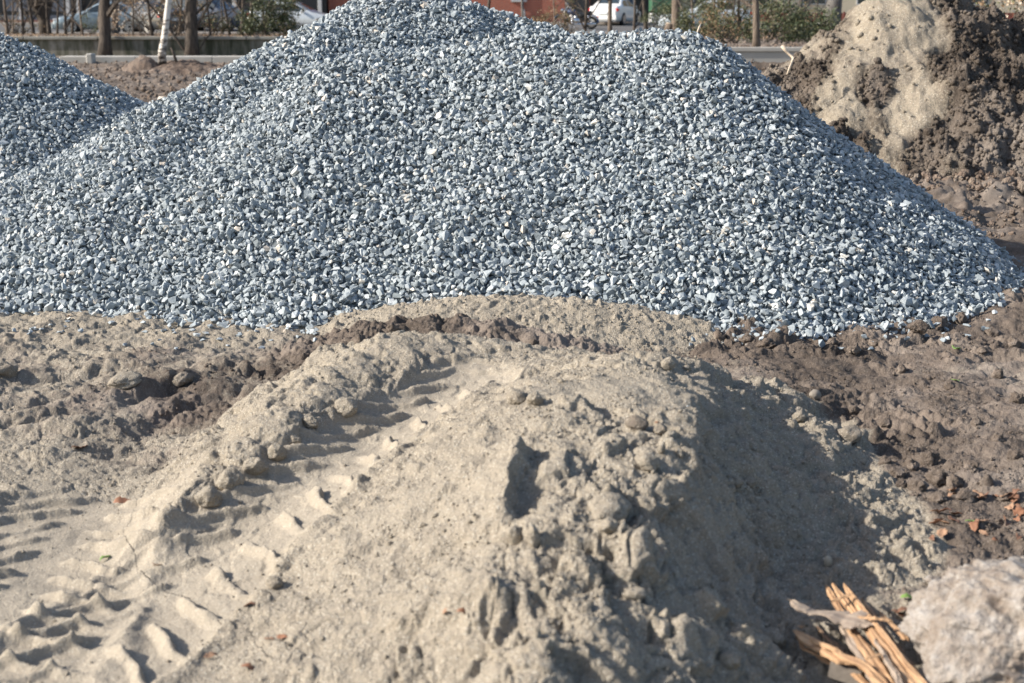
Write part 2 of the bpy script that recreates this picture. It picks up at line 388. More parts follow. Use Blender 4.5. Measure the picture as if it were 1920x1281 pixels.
# ------------------------------------------------------------------ materials
MATS = {}
def newmat(name):
    m = bpy.data.materials.new(name); m.use_nodes = True
    MATS[name] = m
    return m, m.node_tree, m.node_tree.nodes["Principled BSDF"]
def nd(t, typ, **kw):
    n = t.nodes.new(typ)
    for k, v in kw.items(): setattr(n, k, v)
    return n
def lk(t, a, b): t.links.new(a, b)
def simple(name, col, rough=.6, metal=0.0, var=.12, scale=8.0, bump=0.0, coat=0.0, emit=None):
    m, t, b = newmat(name)
    tc = nd(t, "ShaderNodeTexCoord"); nz = nd(t, "ShaderNodeTexNoise"); nz.inputs["Scale"].default_value = scale; nz.inputs["Detail"].default_value = 5
    lk(t, tc.outputs["Object"], nz.inputs["Vector"])
    mx = nd(t, "ShaderNodeMix", data_type='RGBA')
    mx.inputs[6].default_value = (*[c * (1 - var) for c in col], 1); mx.inputs[7].default_value = (*[min(1, c * (1 + var)) for c in col], 1)
    lk(t, nz.outputs[0], mx.inputs[0]); lk(t, mx.outputs[2], b.inputs["Base Color"])
    b.inputs["Roughness"].default_value = rough; b.inputs["Metallic"].default_value = metal
    if coat: b.inputs["Coat Weight"].default_value = coat
    if bump:
        bp = nd(t, "ShaderNodeBump"); bp.inputs["Strength"].default_value = 1; bp.inputs["Distance"].default_value = bump
        lk(t, nz.outputs[0], bp.inputs["Height"]); lk(t, bp.outputs[0], b.inputs["Normal"])
    return m
def ramp(t, stops, fac):
    r = nd(t, "ShaderNodeValToRGB"); e = r.color_ramp.elements
    while len(e) < len(stops): e.new(.5)
    for i, (p, c) in enumerate(stops): e[i].position = p; e[i].color = (*c, 1)
    lk(t, fac, r.inputs[0]); return r.outputs[0]
def noise_n(t, vec, scale, detail=4, rough=.5):
    n = nd(t, "ShaderNodeTexNoise"); n.inputs["Scale"].default_value = scale; n.inputs["Detail"].default_value = detail; n.inputs["Roughness"].default_value = rough
    lk(t, vec, n.inputs["Vector"]); return n.outputs[0]
def mixc(t, fac, a, b, blend='MIX'):
    m = nd(t, "ShaderNodeMix", data_type='RGBA', blend_type=blend)
    for s, v in ((0, fac), (6, a), (7, b)):
        if isinstance(v, (int, float)): m.inputs[s].default_value = v
        elif isinstance(v, tuple): m.inputs[s].default_value = (*v, 1)
        else: lk(t, v, m.inputs[s])
    return m.outputs[2]
def math_n(t, op, a, b=0.0, c=None):
    m = nd(t, "ShaderNodeMath", operation=op)
    for i, v in enumerate((a, b, c)):
        if v is None: continue
        if isinstance(v, (int, float)): m.inputs[i].default_value = v
        else: lk(t, v, m.inputs[i])
    return m.outputs[0]

def earth_mat(name, grain=1.0, sandcol=((.225, .195, .155), (.352, .308, .245)), soilcol=((.075, .059, .048), (.265, .214, .175))):
    """sand to soil by the attribute 'soil'; 'smooth' marks the polished wheel faces"""
    m, t, b = newmat(name)
    tc = nd(t, "ShaderNodeTexCoord"); v = tc.outputs["Object"]
    at = nd(t, "ShaderNodeAttribute", attribute_name="soil"); sm = nd(t, "ShaderNodeAttribute", attribute_name="smooth")
    big = noise_n(t, v, 3.2, 6, .6); mid = noise_n(t, v, 28, 4, .6)
    g1 = noise_n(t, v, 300 / grain, 2, .7); g2 = noise_n(t, v, 110 / grain, 3, .65)
    vo = nd(t, "ShaderNodeTexVoronoi"); vo.inputs["Scale"].default_value = 210 / grain; lk(t, v, vo.inputs["Vector"])
    sand = mixc(t, big, sandcol[0], sandcol[1])
    sand = mixc(t, math_n(t, 'MULTIPLY', mid, .30), sand, (.40, .35, .28))
    # single grains: some white quartz, some dark
    cellr = nd(t, "ShaderNodeSeparateColor"); lk(t, vo.outputs["Color"], cellr.inputs[0])
    near_c = math_n(t, 'LESS_THAN', vo.outputs["Distance"], .42)
    lightg = math_n(t, 'MULTIPLY', math_n(t, 'GREATER_THAN', cellr.outputs[0], .86), near_c)
    darkg = math_n(t, 'MULTIPLY', math_n(t, 'LESS_THAN', cellr.outputs[0], .20), near_c)
    rough_f = math_n(t, 'SUBTRACT', 1.0, math_n(t, 'MULTIPLY', sm.outputs["Fac"], .75))
    sand = mixc(t, math_n(t, 'MULTIPLY', math_n(t, 'MULTIPLY', lightg, .75), rough_f), sand, (.62, .58, .50))
    sand = mixc(t, math_n(t, 'MULTIPLY', math_n(t, 'MULTIPLY', darkg, .7), rough_f), sand, (.10, .09, .075))
    gr = math_n(t, 'MULTIPLY_ADD', g1, 1.0, -.5)
    soil = ramp(t, [(.28, soilcol[0]), (.5, tuple((a + c) / 2 * .92 for a, c in zip(*soilcol))), (.72, soilcol[1])], math_n(t, 'ADD', math_n(t, 'MULTIPLY', big, .6), math_n(t, 'MULTIPLY', mid, .4)))
    lrg = noise_n(t, v, 1.1 / grain ** .5, 5, .62)
    soil = mixc(t, ramp(t, [(.36, (.62, .62, .62)), (.50, (0, 0, 0)), (1, (0, 0, 0))], lrg), soil, tuple(c * .80 for c in soilcol[0]))
    soil = mixc(t, ramp(t, [(0, (0, 0, 0)), (.50, (0, 0, 0)), (.66, (.65, .65, .65))], lrg), soil, (.30, .258, .222))
    soil = mixc(t, math_n(t, 'MULTIPLY', lightg, .35), soil, (.42, .38, .33))
    fac = math_n(t, 'ADD', at.outputs["Fac"], math_n(t, 'MULTIPLY_ADD', mid, .9, -.45))
    fr = nd(t, "ShaderNodeMapRange"); fr.inputs[1].default_value = .25; fr.inputs[2].default_value = .75; lk(t, fac, fr.inputs[0])
    col = mixc(t, fr.outputs[0], sand, soil)
    col = mixc(t, .45, col, mixc(t, g2, (.25, .25, .25), (.78, .78, .78)), 'OVERLAY')
    lk(t, col, b.inputs["Base Color"]); b.inputs["Roughness"].default_value = .95
    b.inputs["Specular IOR Level"].default_value = .15
    bp = nd(t, "ShaderNodeBump"); bp.inputs["Distance"].default_value = .0075 * grain
    lk(t, rough_f, bp.inputs["Strength"])
    hh = math_n(t, 'ADD', math_n(t, 'MULTIPLY', g1, .5), math_n(t, 'ADD', g2, math_n(t, 'MULTIPLY', vo.outputs["Distance"], -.5)))
    lk(t, hh, bp.inputs["Height"]); lk(t, bp.outputs[0], b.inputs["Normal"])
    return m
M_EARTH = earth_mat("sand_and_soil")
M_SOILHEAP = earth_mat("heaped_soil", 2.4, sandcol=((.22, .185, .14), (.36, .31, .24)), soilcol=((.040, .031, .025), (.17, .137, .11)))
M_FARSOIL = earth_mat("far_soil", 4.0, soilcol=((.10, .07, .055), (.27, .205, .16)))

def stone_mat(name, grain=1.0):
    m, t, b = newmat(name)
    tc = nd(t, "ShaderNodeTexCoord"); v = tc.outputs["Object"]
    at = nd(t, "ShaderNodeAttribute", attribute_name="tint")
    c = ramp(t, [(0, (.137, .163, .178)), (.3, (.217, .25, .270)), (.6, (.330, .365, .382)), (.86, (.47, .497, .505)), (.93, (.56, .58, .58)), (.97, (.54, .52, .47)), (1, (.50, .44, .37))], at.outputs["Fac"])
    n1 = noise_n(t, v, 45 / grain, 5, .65); n2 = noise_n(t, v, 260 / grain, 2, .6)
    c = mixc(t, .55, c, mixc(t, n1, (.25, .25, .25), (.75, .75, .75)), 'OVERLAY')
    c = mixc(t, .3, c, mixc(t, n2, (.15, .15, .15), (.85, .85, .85)), 'OVERLAY')
    lk(t, c, b.inputs["Base Color"]); b.inputs["Roughness"].default_value = .72; b.inputs["Specular IOR Level"].default_value = .35
    bp = nd(t, "ShaderNodeBump"); bp.inputs["Distance"].default_value = .006
    lk(t, n1, bp.inputs["Height"]); lk(t, bp.outputs[0], b.inputs["Normal"])
    return m
M_STONE = stone_mat("crushed_stone")

# ------------------------------------------------------------------ mesh helpers
def mesh_np(name, V, F, mats, attrs=None, smooth=False, fmat=None):
    """V (n,3), F (m,k) index array"""
    me = bpy.data.meshes.new(name)
    n, (m, k) = len(V), F.shape
    me.vertices.add(n); me.vertices.foreach_set("co", V.astype(np.float32).ravel())
    me.loops.add(m * k); me.loops.foreach_set("vertex_index", F.astype(np.int32).ravel())
    me.polygons.add(m); me.polygons.foreach_set("loop_start", (np.arange(m) * k).astype(np.int32))
    me.polygons.foreach_set("use_smooth", np.full(m, smooth))
    if fmat is not None: me.polygons.foreach_set("material_index", fmat.astype(np.int32))
    for mt in (mats if isinstance(mats, (list, tuple)) else [mats]): me.materials.append(mt)
    for an, arr in (attrs or {}).items():
        a = me.attributes.new(an, 'FLOAT', 'POINT'); a.data.foreach_set("value", arr.astype(np.float32).ravel())
    me.update(calc_edges=True)
    return me
def tag(o, label=None, cat=None, group=None, kind=None):
    if label: o["label"] = label
    if cat: o["category"] = cat
    if group: o["group"] = group
    if kind: o["kind"] = kind
    return o
def obj(name, me, parent=None, loc=None):
    o = bpy.data.objects.new(name, me); COL.objects.link(o)
    if parent: o.parent = parent
    if loc is not None: o.location = loc
    return o
def empty(name, loc=(0, 0, 0), rz=0):
    o = bpy.data.objects.new(name, None); COL.objects.link(o); o.location = loc; o.rotation_euler = (0, 0, rz); o.empty_display_size = .2
    return o
def grid_faces(nr, nc):
    i = np.arange((nr - 1) * (nc - 1)); r = i // (nc - 1); c = i % (nc - 1); a = r * nc + c
    return np.stack([a, a + 1, a + nc + 1, a + nc], 1)
def compact(V, F, attrs):
    used = np.unique(F); mp = np.full(len(V), -1); mp[used] = np.arange(len(used))
    return V[used], mp[F], {k: a[used] for k, a in attrs.items()}

# ------------------------------------------------------------------ ground and foreground sand heap
rows, cols = 1000, 1150
yy = 2.2 * (10.6 / 2.2) ** (np.linspace(0, 1, rows) ** 1.0)
uu = np.linspace(-.47, .47, cols)
UU, YY = np.meshgrid(uu, yy); XX = UU * YY
fx, fy = XX.ravel(), YY.ravel()
hc, hd, soil, tr, inh = relief(fx, fy, True)
def bl(a):
    a = a.reshape(rows, cols)
    for _ in range(5):
        a = (np.roll(a, 3, 0) + np.roll(a, -3, 0) + a) / 3; a = (np.roll(a, 3, 1) + np.roll(a, -3, 1) + a) / 3
    return a
hs = bl(hc); dy_ = np.gradient(hs, axis=0) / np.gradient(YY, axis=0); dx_ = np.gradient(hs, axis=1) / np.gradient(XX, axis=1)
dy_ = dy_ - 0 * dx_
# rows run along rays: turn the along-ray slope into a true y slope
dyt = dy_ - dx_ * UU
NX, NY = -dx_.ravel(), -dyt.ravel(); nl = np.sqrt(NX ** 2 + NY ** 2 + 1)
edge = (np.minimum.reduce([np.arange(rows)[:, None] / 12 + 0 * UU, (rows - 1 - np.arange(rows)[:, None]) / 12 + 0 * UU, np.arange(cols)[None] / 12 + 0 * UU, (cols - 1 - np.arange(cols)[None]) / 12 + 0 * UU])).clip(0, 1).ravel()
NX = np.clip(NX / nl, -.7, .7) * edge; NY = np.clip(NY / nl, -.7, .7) * edge; NZ = np.where(edge < 1, 1, 1 / nl)
hz = hc + hd * NZ
fx0, fy0 = fx, fy
fx = fx + NX * hd; fy = fy + NY * hd
F = grid_faces(rows, cols)
inF = inh[F].all(1)
gz = hz.copy()
core = np.zeros(len(fx), bool)
# vertices wholly inside the sand heap drop below it in the ground sheet
g2 = inh.reshape(rows, cols); k = g2.copy()
for _ in range(3):
    kk = k.copy(); kk[1:] &= k[:-1]; kk[:-1] &= k[1:]; kk[:, 1:] &= k[:, :-1]; kk[:, :-1] &= k[:, 1:]; k = kk
core = k.ravel()
gz[core] = np.minimum(hz[core] - .05, 0) - .03
k1_ = g2.copy(); kk = k1_.copy(); kk[1:] &= g2[:-1]; kk[:-1] &= g2[1:]; kk[:, 1:] &= g2[:, :-1]; kk[:, :-1] &= g2[:, 1:]
rim = kk.ravel() & ~core; gz[rim] -= .008
gm1 = gravel_main(fx, fy)
V = np.c_[fx, fy, gz]
# drop ground faces deep inside the sand heap at full resolution: keep only a thinned sheet below it
keep = ~core[F].all(1)
Vg, Fg, Ag = compact(V, F[keep], {"soil": soil, "smooth": tr * .6})
parts = [(Vg, Fg, Ag)]
sub = grid_faces(len(range(0, rows, 8)), len(range(0, cols, 8)))
Vs = V.reshape(rows, cols, 3)[::8, ::8].reshape(-1, 3).copy(); cs = core.reshape(rows, cols)[::8, ::8].ravel()
sF = sub[cs[sub].any(1)]; Vs[:, 2] = -.05
Vs, sF, sA = compact(Vs, sF, {"soil": np.ones(len(Vs)), "smooth": np.zeros(len(Vs))}); parts.append((Vs, sF, sA))
# middle distance
r2, c2 = 720, 640
y2 = 10.59 * (81 / 10.59) ** np.linspace(0, 1, r2); u2 = np.linspace(-.62, .62, c2)
U2, Y2 = np.meshgrid(u2, y2); X2 = (U2 * Y2).ravel(); Y2 = Y2.ravel()
z2 = bg_z(X2, Y2) + ss(10.6, 12, Y2) * .05 * billow(X2, Y2, 1.3, 5, 501) + .02 * fbm(X2, Y2, 2, 3, 502) * (Y2 < 60) 
z2 += np.where(Y2 < 41, .8 * lumps(X2, Y2, .22, .4, 505) * .22 + .06 * billow(X2, Y2, 2.5, 5, 506), 0) * ss(10.6, 12, Y2)
nn = int((Y2 < 13.6).sum()); hn, _, _, _ = relief(X2[:nn], Y2[:nn]); bn = ss(10.8, 13.4, Y2[:nn])
zx = np.where((X2 > 2.2) & (Y2 < 17), .10 * fbm(X2 * .35, Y2 * 1.6, 1.6, 5, 520) + .06 * billow(X2 * .6, Y2 * 1.3, 3.5, 6, 521, .55) + .03 * billow(X2, Y2, 9, 4, 522), 0) * ss(2.2, 3, X2) * ss(17, 15, Y2)
sr_, tr2, _l = poly_st(X2 + .12 * fbm(X2, Y2, 1.5, 3, 530), Y2 + .1 * fbm(X2, Y2, 1.5, 3, 531), [(3.15, 9.4), (3.7, 10.8), (4.0, 12.0), (4.3, 13.6)])
tr2 = -tr2   # positive to the right of the rut's steep left bank
zx = zx - .20 * ss(-.07, .06, tr2) * ss(1.5, .25, tr2) * ss(.0, .5, sr_) * ss(_l, _l - .6, sr_)
z2 = z2 + zx; z2[:nn] = hn * (1 - bn) + z2[:nn] * bn
s2 = np.clip(1.0 + .4 * fbm(X2, Y2, .5, 3, 510), 0, 1)
parts.append((np.c_[X2, Y2, z2], grid_faces(r2, c2), {"soil": s2, "smooth": np.zeros(len(X2))}))
# the rest, out to the horizon
ring = [-3000, -400, -60, -12, -4, 4, 12, 60, 400, 3000]
gx, gy = np.meshgrid(ring, [-3000, -400, -60, -12, 2.2, 10, 24, 60, 80.5, 400, 3500])
gx, gy = gx.ravel().astype(float), gy.ravel().astype(float)
gzz = np.where(gy > 79, .76, -.14)
parts.append((np.c_[gx, gy, gzz], grid_faces(11, 10), {"soil": np.ones(len(gx)), "smooth": np.zeros(len(gx))}))
Vv, Ff, off = [], [], 0; S_, T_ = [], []
for a, b, c in parts:
    Vv.append(a); Ff.append(b + off); off += len(a); S_.append(c["soil"]); T_.append(c["smooth"])
ground = obj("ground", mesh_np("ground", np.vstack(Vv), np.vstack(Ff), M_EARTH, {"soil": np.concatenate(S_), "smooth": np.concatenate(T_)}, smooth=True))
tag(ground, "rutted sandy and brown earth ground of the building site", kind="structure")
Vh, Fh, Ah = compact(np.c_[fx, fy, hz], F[inF], {"soil": soil, "smooth": tr * .6})
sheap = obj("sand_heap", mesh_np("sand_heap", Vh, Fh, M_EARTH, Ah, smooth=True))
tag(sheap, "broad foreground heap of pale sand with a wheel track pressed across its left side", "sand heap")

# ridge of sand at the foot of the gravel
nx, ny = 620, 260
gx, gy = np.meshgrid(np.linspace(-1.3, 1.55, nx), np.linspace(6.6, 8.3, ny)); gx, gy = gx.ravel(), gy.ravel()
rz = ridge_h(gx, gy); gnd = MACRO(gx, gy)
F = grid_faces(ny, nx); F = F[(rz > gnd - .035)[F].all(1)]
rs = np.clip(.25 * fbm(gx, gy, 3, 3, 8) + .9 * ss(7.15, 6.95, gy + .12 * fbm(gx, gy, 4, 2, 5)), 0, 1)
a, b, c = compact(np.c_[gx, gy, rz], F, {"soil": rs, "smooth": np.zeros(len(gx))})
tag(obj("sand_ridge", mesh_np("sand_ridge", a, b, M_EARTH, c, smooth=True)), "low crumbly ridge of sand lying along the foot of the big gravel heap", "sand ridge")

EB = [tuple(on_z(*c)[:2]) for c in ((600,650,.04),(650,632,.08),(700,618,.12),(770,606,.13),(860,604,.13),(950,614,.12),(1030,632,.09),(1110,650,.05))]
EZ = [.04,.08,.12,.13,.13,.12,.09,.05]
def berm_h(x, y):
    best = np.full(x.shape, -9.0)
    wx = x + .04 * fbm(x, y, 4, 3, 125); wy = y + .04 * fbm(x, y, 4, 3, 129)
    for i in range(len(EB) - 1):
        a, b = EB[i], EB[i + 1]; dx, dy = b[0] - a[0], b[1] - a[1]
        q = np.clip(((wx - a[0]) * dx + (wy - a[1]) * dy) / (dx * dx + dy * dy), 0, 1)
        d = np.hypot(wx - a[0] - q * dx, wy - a[1] - q * dy)
        best = np.maximum(best, .02 + EZ[i] * (1 - q) + EZ[i + 1] * q - .4 * (np.sqrt(d * d + .006) - .077))
    return best + .035 * billow(wx, wy, 6, 5, 131, .55) + .8 * lumps(wx, wy, .07, .5, 370) * .07 + .003 * fbm(x, y, 60, 2, 3)
gx, gy = np.meshgrid(np.linspace(-1.2, .6, 420), np.linspace(6.3, 7.7, 240)); gx, gy = gx.ravel(), gy.ravel()
bh = berm_h(gx, gy); F = grid_faces(240, 420); F = F[((bh > MACRO(gx, gy) - .03))[F].all(1)]
a, b, c = compact(np.c_[gx, gy, bh], F, {"soil": np.ones(len(gx)), "smooth": np.zeros(len(gx))})
tag(obj("earth_bank", mesh_np("earth_bank", a, b, M_EARTH, c, smooth=True)), "low bank of dark brown earth between the sand ridge and the sand heap", "earth bank")

def surf(x, y):
    """true height of the foreground surface, ridge included"""
    x = np.atleast_1d(np.asarray(x, float)); y = np.atleast_1d(np.asarray(y, float))
    return np.maximum(relief(x, y)[0], ridge_h(x, y))
# cached for look-ups by pixel
GRIDH = Field([(0, 0, 0), (1, 0, 0), (0, 1, 0)], -4, 4, 2.2, 8.6, .02, mode='idw')
_gx = np.arange(-4, 4 + .02, .02); _gy = np.arange(2.2, 8.6 + .02, .02); _GX, _GY = np.meshgrid(_gx, _gy)
GRIDH.g = np.maximum(np.maximum(relief(_GX.ravel(), _GY.ravel())[0], berm_h(_GX.ravel(), _GY.ravel())), ridge_h(_GX.ravel(), _GY.ravel())).reshape(_GX.shape)
def g1(x, y): return GRIDH(np.array([x]), np.array([y]))[0]
def pick(px, py): return hit(px, py, g1)

# ------------------------------------------------------------------ stones
def hull_proto(seed, n=12, ax=(1, .75, .55), soft=0):
    r = random.Random(seed); bm = bmesh.new()
    for _ in range(n):
        v = Vector((r.gauss(0, 1), r.gauss(0, 1), r.gauss(0, 1))).normalized() * r.uniform(.8, 1.05)
        bm.verts.new((v.x * ax[0], v.y * ax[1], v.z * ax[2]))
    o = bmesh.ops.convex_hull(bm, input=bm.verts)
    for v in [v for v in bm.verts if not v.link_faces]: bm.verts.remove(v)
    bmesh.ops.triangulate(bm, faces=bm.faces)
    bm.verts.ensure_lookup_table()
    Vp = np.array([v.co[:] for v in bm.verts]); bm.verts.index_update()
    Fp = np.array([[v.index for v in f.verts] for f in bm.faces]); bm.free()
    Vp -= (Vp.max(0) + Vp.min(0)) / 2
    return Vp, Fp
def ico_proto(seed, sub=2, amp=.35, ax=(1, 1, 1), freq=1.6):
    bm = bmesh.new(); bmesh.ops.create_icosphere(bm, subdivisions=sub, radius=1)
    for v in bm.verts:
        k = 1 + amp * mnoise.noise(v.co * freq + Vector((seed * 3.7, 0, 0))) + amp * .5 * mnoise.noise(v.co * freq * 2.6 + Vector((0, seed * 2.1, 0)))
        v.co = Vector((v.co.x * ax[0], v.co.y * ax[1], v.co.z * ax[2])) * k
    bm.verts.index_update()
    Vp = np.array([v.co[:] for v in bm.verts]); Fp = np.array([[v.index for v in f.verts] for f in bm.faces]); bm.free()
    return Vp, Fp
PROTO = [hull_proto(i, random.Random(i).randint(9, 14), (1, random.Random(i + 1).uniform(.6, .95), random.Random(i + 2).uniform(.38, .75))) for i in range(70)]
CRUMB = [ico_proto(i, 1, .5, (1, .85, .7)) for i in range(12)]
def rand_rot(n, tilt=None):
    q = rng.normal(size=(n, 4)); q /= np.linalg.norm(q, axis=1)[:, None]
    w_, x, y, z = q.T
    return np.stack([np.stack([1 - 2 * (y * y + z * z), 2 * (x * y - z * w_), 2 * (x * z + y * w_)], 1),
                     np.stack([2 * (x * y + z * w_), 1 - 2 * (x * x + z * z), 2 * (y * z - x * w_)], 1),
                     np.stack([2 * (x * z - y * w_), 2 * (y * z + x * w_), 1 - 2 * (x * x + y * y)], 1)], 1)
def flat_rot(N, spread=.5):
    """third axis near the normals N"""
    n = len(N); a = N + rng.normal(size=(n, 3)) * spread; a /= np.linalg.norm(a, axis=1)[:, None]
    t = rng.normal(size=(n, 3)); t -= (t * a).sum(1)[:, None] * a; t /= np.linalg.norm(t, axis=1)[:, None]
    return np.stack([t, np.cross(a, t), a], 2)
def scatter(P, size, protos, Rm, tint=None):
    Vl, Fl, Tl, off = [], [], [], 0
    ids = rng.integers(0, len(protos), len(P))
    for k, (vp, fp) in enumerate(protos):
        sel = np.nonzero(ids == k)[0]
        if not len(sel): continue
        v = np.einsum('nij,vj->nvi', Rm[sel], vp) * size[sel][:, None, None] + P[sel][:, None, :]
        nv = len(vp)
        f = fp[None] + (np.arange(len(sel)) * nv)[:, None, None] + off
        Vl.append(v.reshape(-1, 3)); Fl.append(f.reshape(-1, 3)); Tl.append(np.repeat(tint[sel], nv) if tint is not None else np.zeros(len(sel) * nv)); off += len(sel) * nv
    return np.vstack(Vl), np.vstack(Fl), np.concatenate(Tl)

def heap_mesh(name, hf, box, floor, spacing, smin, smax_, view_front=True, toe=.0, dens_back=.35):
    x0, x1, y0, y1 = box
    st = .035
    gx, gy = np.meshgrid(np.arange(x0, x1, st), np.arange(y0, y1, st)); sh = gx.shape
    h = hf(gx.ravel(), gy.ravel()); fl = floor(gx.ravel(), gy.ravel())
    F = grid_faces(*sh); F = F[(h > fl - .05)[F].all(1)]
    Vc = np.c_[gx.ravel(), gy.ravel(), h - .035]
    Vc, F, _ = compact(Vc, F, {})
    Fc = np.vstack([F[:, [0, 1, 2]], F[:, [0, 2, 3]]])
    Vs, Fs, Ts = [Vc], [Fc], [np.full(len(Vc), .22)]; off = len(Vc); nc = len(Fc)  # core tinted darker than most stones: shade of the gaps painted into its colour
    for layer, (dz, mul) in enumerate(((-.022, 1.0), (.0, 1.0), (.016, .42))):
        sp = spacing / math.sqrt(mul)
        px, py = np.meshgrid(np.arange(x0, x1, sp * .82), np.arange(y0, y1, sp * .82))
        px = px.ravel() + rng.uniform(-.5, .5, px.size) * sp; py = py.ravel() + rng.uniform(-.5, .5, py.size) * sp
        e = .03
        hh = hf(px, py); hx = (hf(px + e, py) - hh) / e; hy = (hf(px, py + e) - hh) / e
        N = np.c_[-hx, -hy, np.ones_like(hx)]; N /= np.linalg.norm(N, axis=1)[:, None]
        f0 = floor(px, py)
        # what faces away from the photograph is laid thinner
        facing = (N[:, 1] * -py + N[:, 0] * -px + N[:, 2] * (CH - hh)) / np.sqrt(px ** 2 + py ** 2)
        keep = (hh > f0 - toe * rng.uniform(0, 1, len(px)) ** 2.0 + .0) & ((facing > -.12) | (rng.uniform(0, 1, len(px)) < (dens_back if layer == 1 else 0)))
        px, py, hh, N, f0 = px[keep], py[keep], hh[keep], N[keep], f0[keep]
        n = len(px)
        size = (smin + (smax_ - smin) * rng.beta(1.6, 3.2, n)) * (1 if layer else 1.1)
        big_ = rng.uniform(0, 1, n) < .015 + .12 * (hh < f0 + .25); size = np.where(big_, size * 1.35, size) * rng.uniform(.8, 1.1, n)
        hgt = np.maximum(hh, f0 + size * .15) + dz + rng.normal(0, .006, n)
        P = np.c_[px, py, hgt] 
        Rm = flat_rot(N, .75); tint = np.clip(rng.normal(.46, .2, n), 0, .95); odd = rng.uniform(0, 1, n) < .03; tint[odd] = rng.uniform(.95, 1, odd.sum())
        v, f, tt = scatter(P, size, PROTO, Rm, tint)
        Vs.append(v); Fs.append(f + off); Ts.append(tt); off += len(v)
    print(name, "faces", sum(len(f) for f in Fs))
    return mesh_np(name, np.vstack(Vs), np.vstack(Fs), M_STONE, {"tint": np.concatenate(Ts)})
def floor_near(x, y): return np.where(y < 9.5, MACRO(x, y), 0.0) + np.where(y > 9.5, bg_z(x, y), 0)
def main_hf(x, y): return gravel_main(x, y)
big = obj("gravel_heap", heap_mesh("gravel_heap", main_hf, (-5.2, 4.2, 6.6, 13.8), floor_near, .036, .014, .045, toe=.08))
tag(big, "huge heap of blue-grey crushed stone filling the middle, sand in front of it", "gravel heap", "heaps of crushed stone", kind="stuff")
lft = obj("gravel_heap", heap_mesh("gravel_heap_far", gravel_left, (-8.8, -2.2, 10.2, 15.6), floor_near, .042, .018, .046, toe=.07))
tag(lft, "smaller shaded gravel heap behind the big one, with a parked silver car beyond it", "gravel heap", "heaps of crushed stone", kind="stuff")

# ------------------------------------------------------------------ soil heap on the right
gx, gy = np.meshgrid(np.arange(1.8, 9.6, .018), np.arange(14.0, 20.5, .022)); sh = gx.shape; gx, gy = gx.ravel(), gy.ravel()
h, sd = soil_heap(gx, gy)
F = grid_faces(*sh); F = F[(h > -.12)[F].all(1)]
a, b, c = compact(np.c_[gx, gy, h], F, {"soil": np.clip(1.12 - sd * 1.1 + .12 * fbm(gx * 2, gy * .6, 3, 3, 480), 0, 1), "smooth": np.zeros(len(gx))})
tag(obj("soil_heap", mesh_np("soil_heap", a, b, M_SOILHEAP, c, smooth=True)), "tall heap of dark brown clods with pale sand spilt down its left side", "soil heap")
def crumbs(name, P, size, mat, label, soilv, protos=CRUMB):
    v, f, tt = scatter(P, size, protos, rand_rot(len(P)), soilv)
    o = obj(name, mesh_np(name, v, f, mat, {"soil": tt, "smooth": np.zeros(len(v))}, smooth=True))
    return tag(o, label, kind="stuff")
n = 20000
px, py = rng.uniform(2.2, 8, n), rng.uniform(14.2, 18, n); h, sd = soil_heap(px, py)
k = (h > -.05) & (rng.uniform(0, 1, n) < np.where(sd > .5, .03, 1)); px, py, h, sd = px[k], py[k], h[k], sd[k]
crumbs("soil_crumbs", np.c_[px, py, h + .006], .012 + .065 * rng.beta(1, 5, len(px)), M_SOILHEAP, "loose crumbs of earth strewn over the soil heap", np.clip(1.1 - sd, 0, 1))

# crumbs over the foreground
n = 90000
u = rng.uniform(-.48, .48, n); y = 2.3 * (8.1 / 2.3) ** rng.uniform(0, 1, n); x = u * y
hh, so_, tr_, ih = relief(x, y); rh = ridge_h(x, y)
clump = ss(-.12, .32, fbm(x, y, 3.3, 3, 601))
pr = np.where(ih, np.where(x > .05, .75, .22), .30) * clump + so_ * .5 * clump + .04
pr = np.where(rh > hh - .01, .8, pr) * (1 - .85 * tr_)
k = (rng.uniform(0, 1, n) < pr) & (gravel_main(x, y) < .02)
x, y, so_, ih = x[k], y[k], so_[k], ih[k]; hh = np.maximum(hh, rh)[k]
sz = .0020 + .014 * rng.beta(1, 8, len(x)) * np.where(so_ > .5, 1.35, 1)
onr = rh[k] > relief(x, y)[0]
k1 = so_ < .5
k1 = k1 | onr
crumbs("sand_crumbs", np.c_[x, y, hh + sz * .35][k1], sz[k1], M_EARTH, "loose crumbs of sand strewn over the sand", np.zeros(k1.sum()))
crumbs("earth_crumbs", np.c_[x, y, hh + sz * .35][~k1], sz[~k1], M_EARTH, "loose crumbs of brown earth strewn over the ground", np.ones((~k1).sum()))
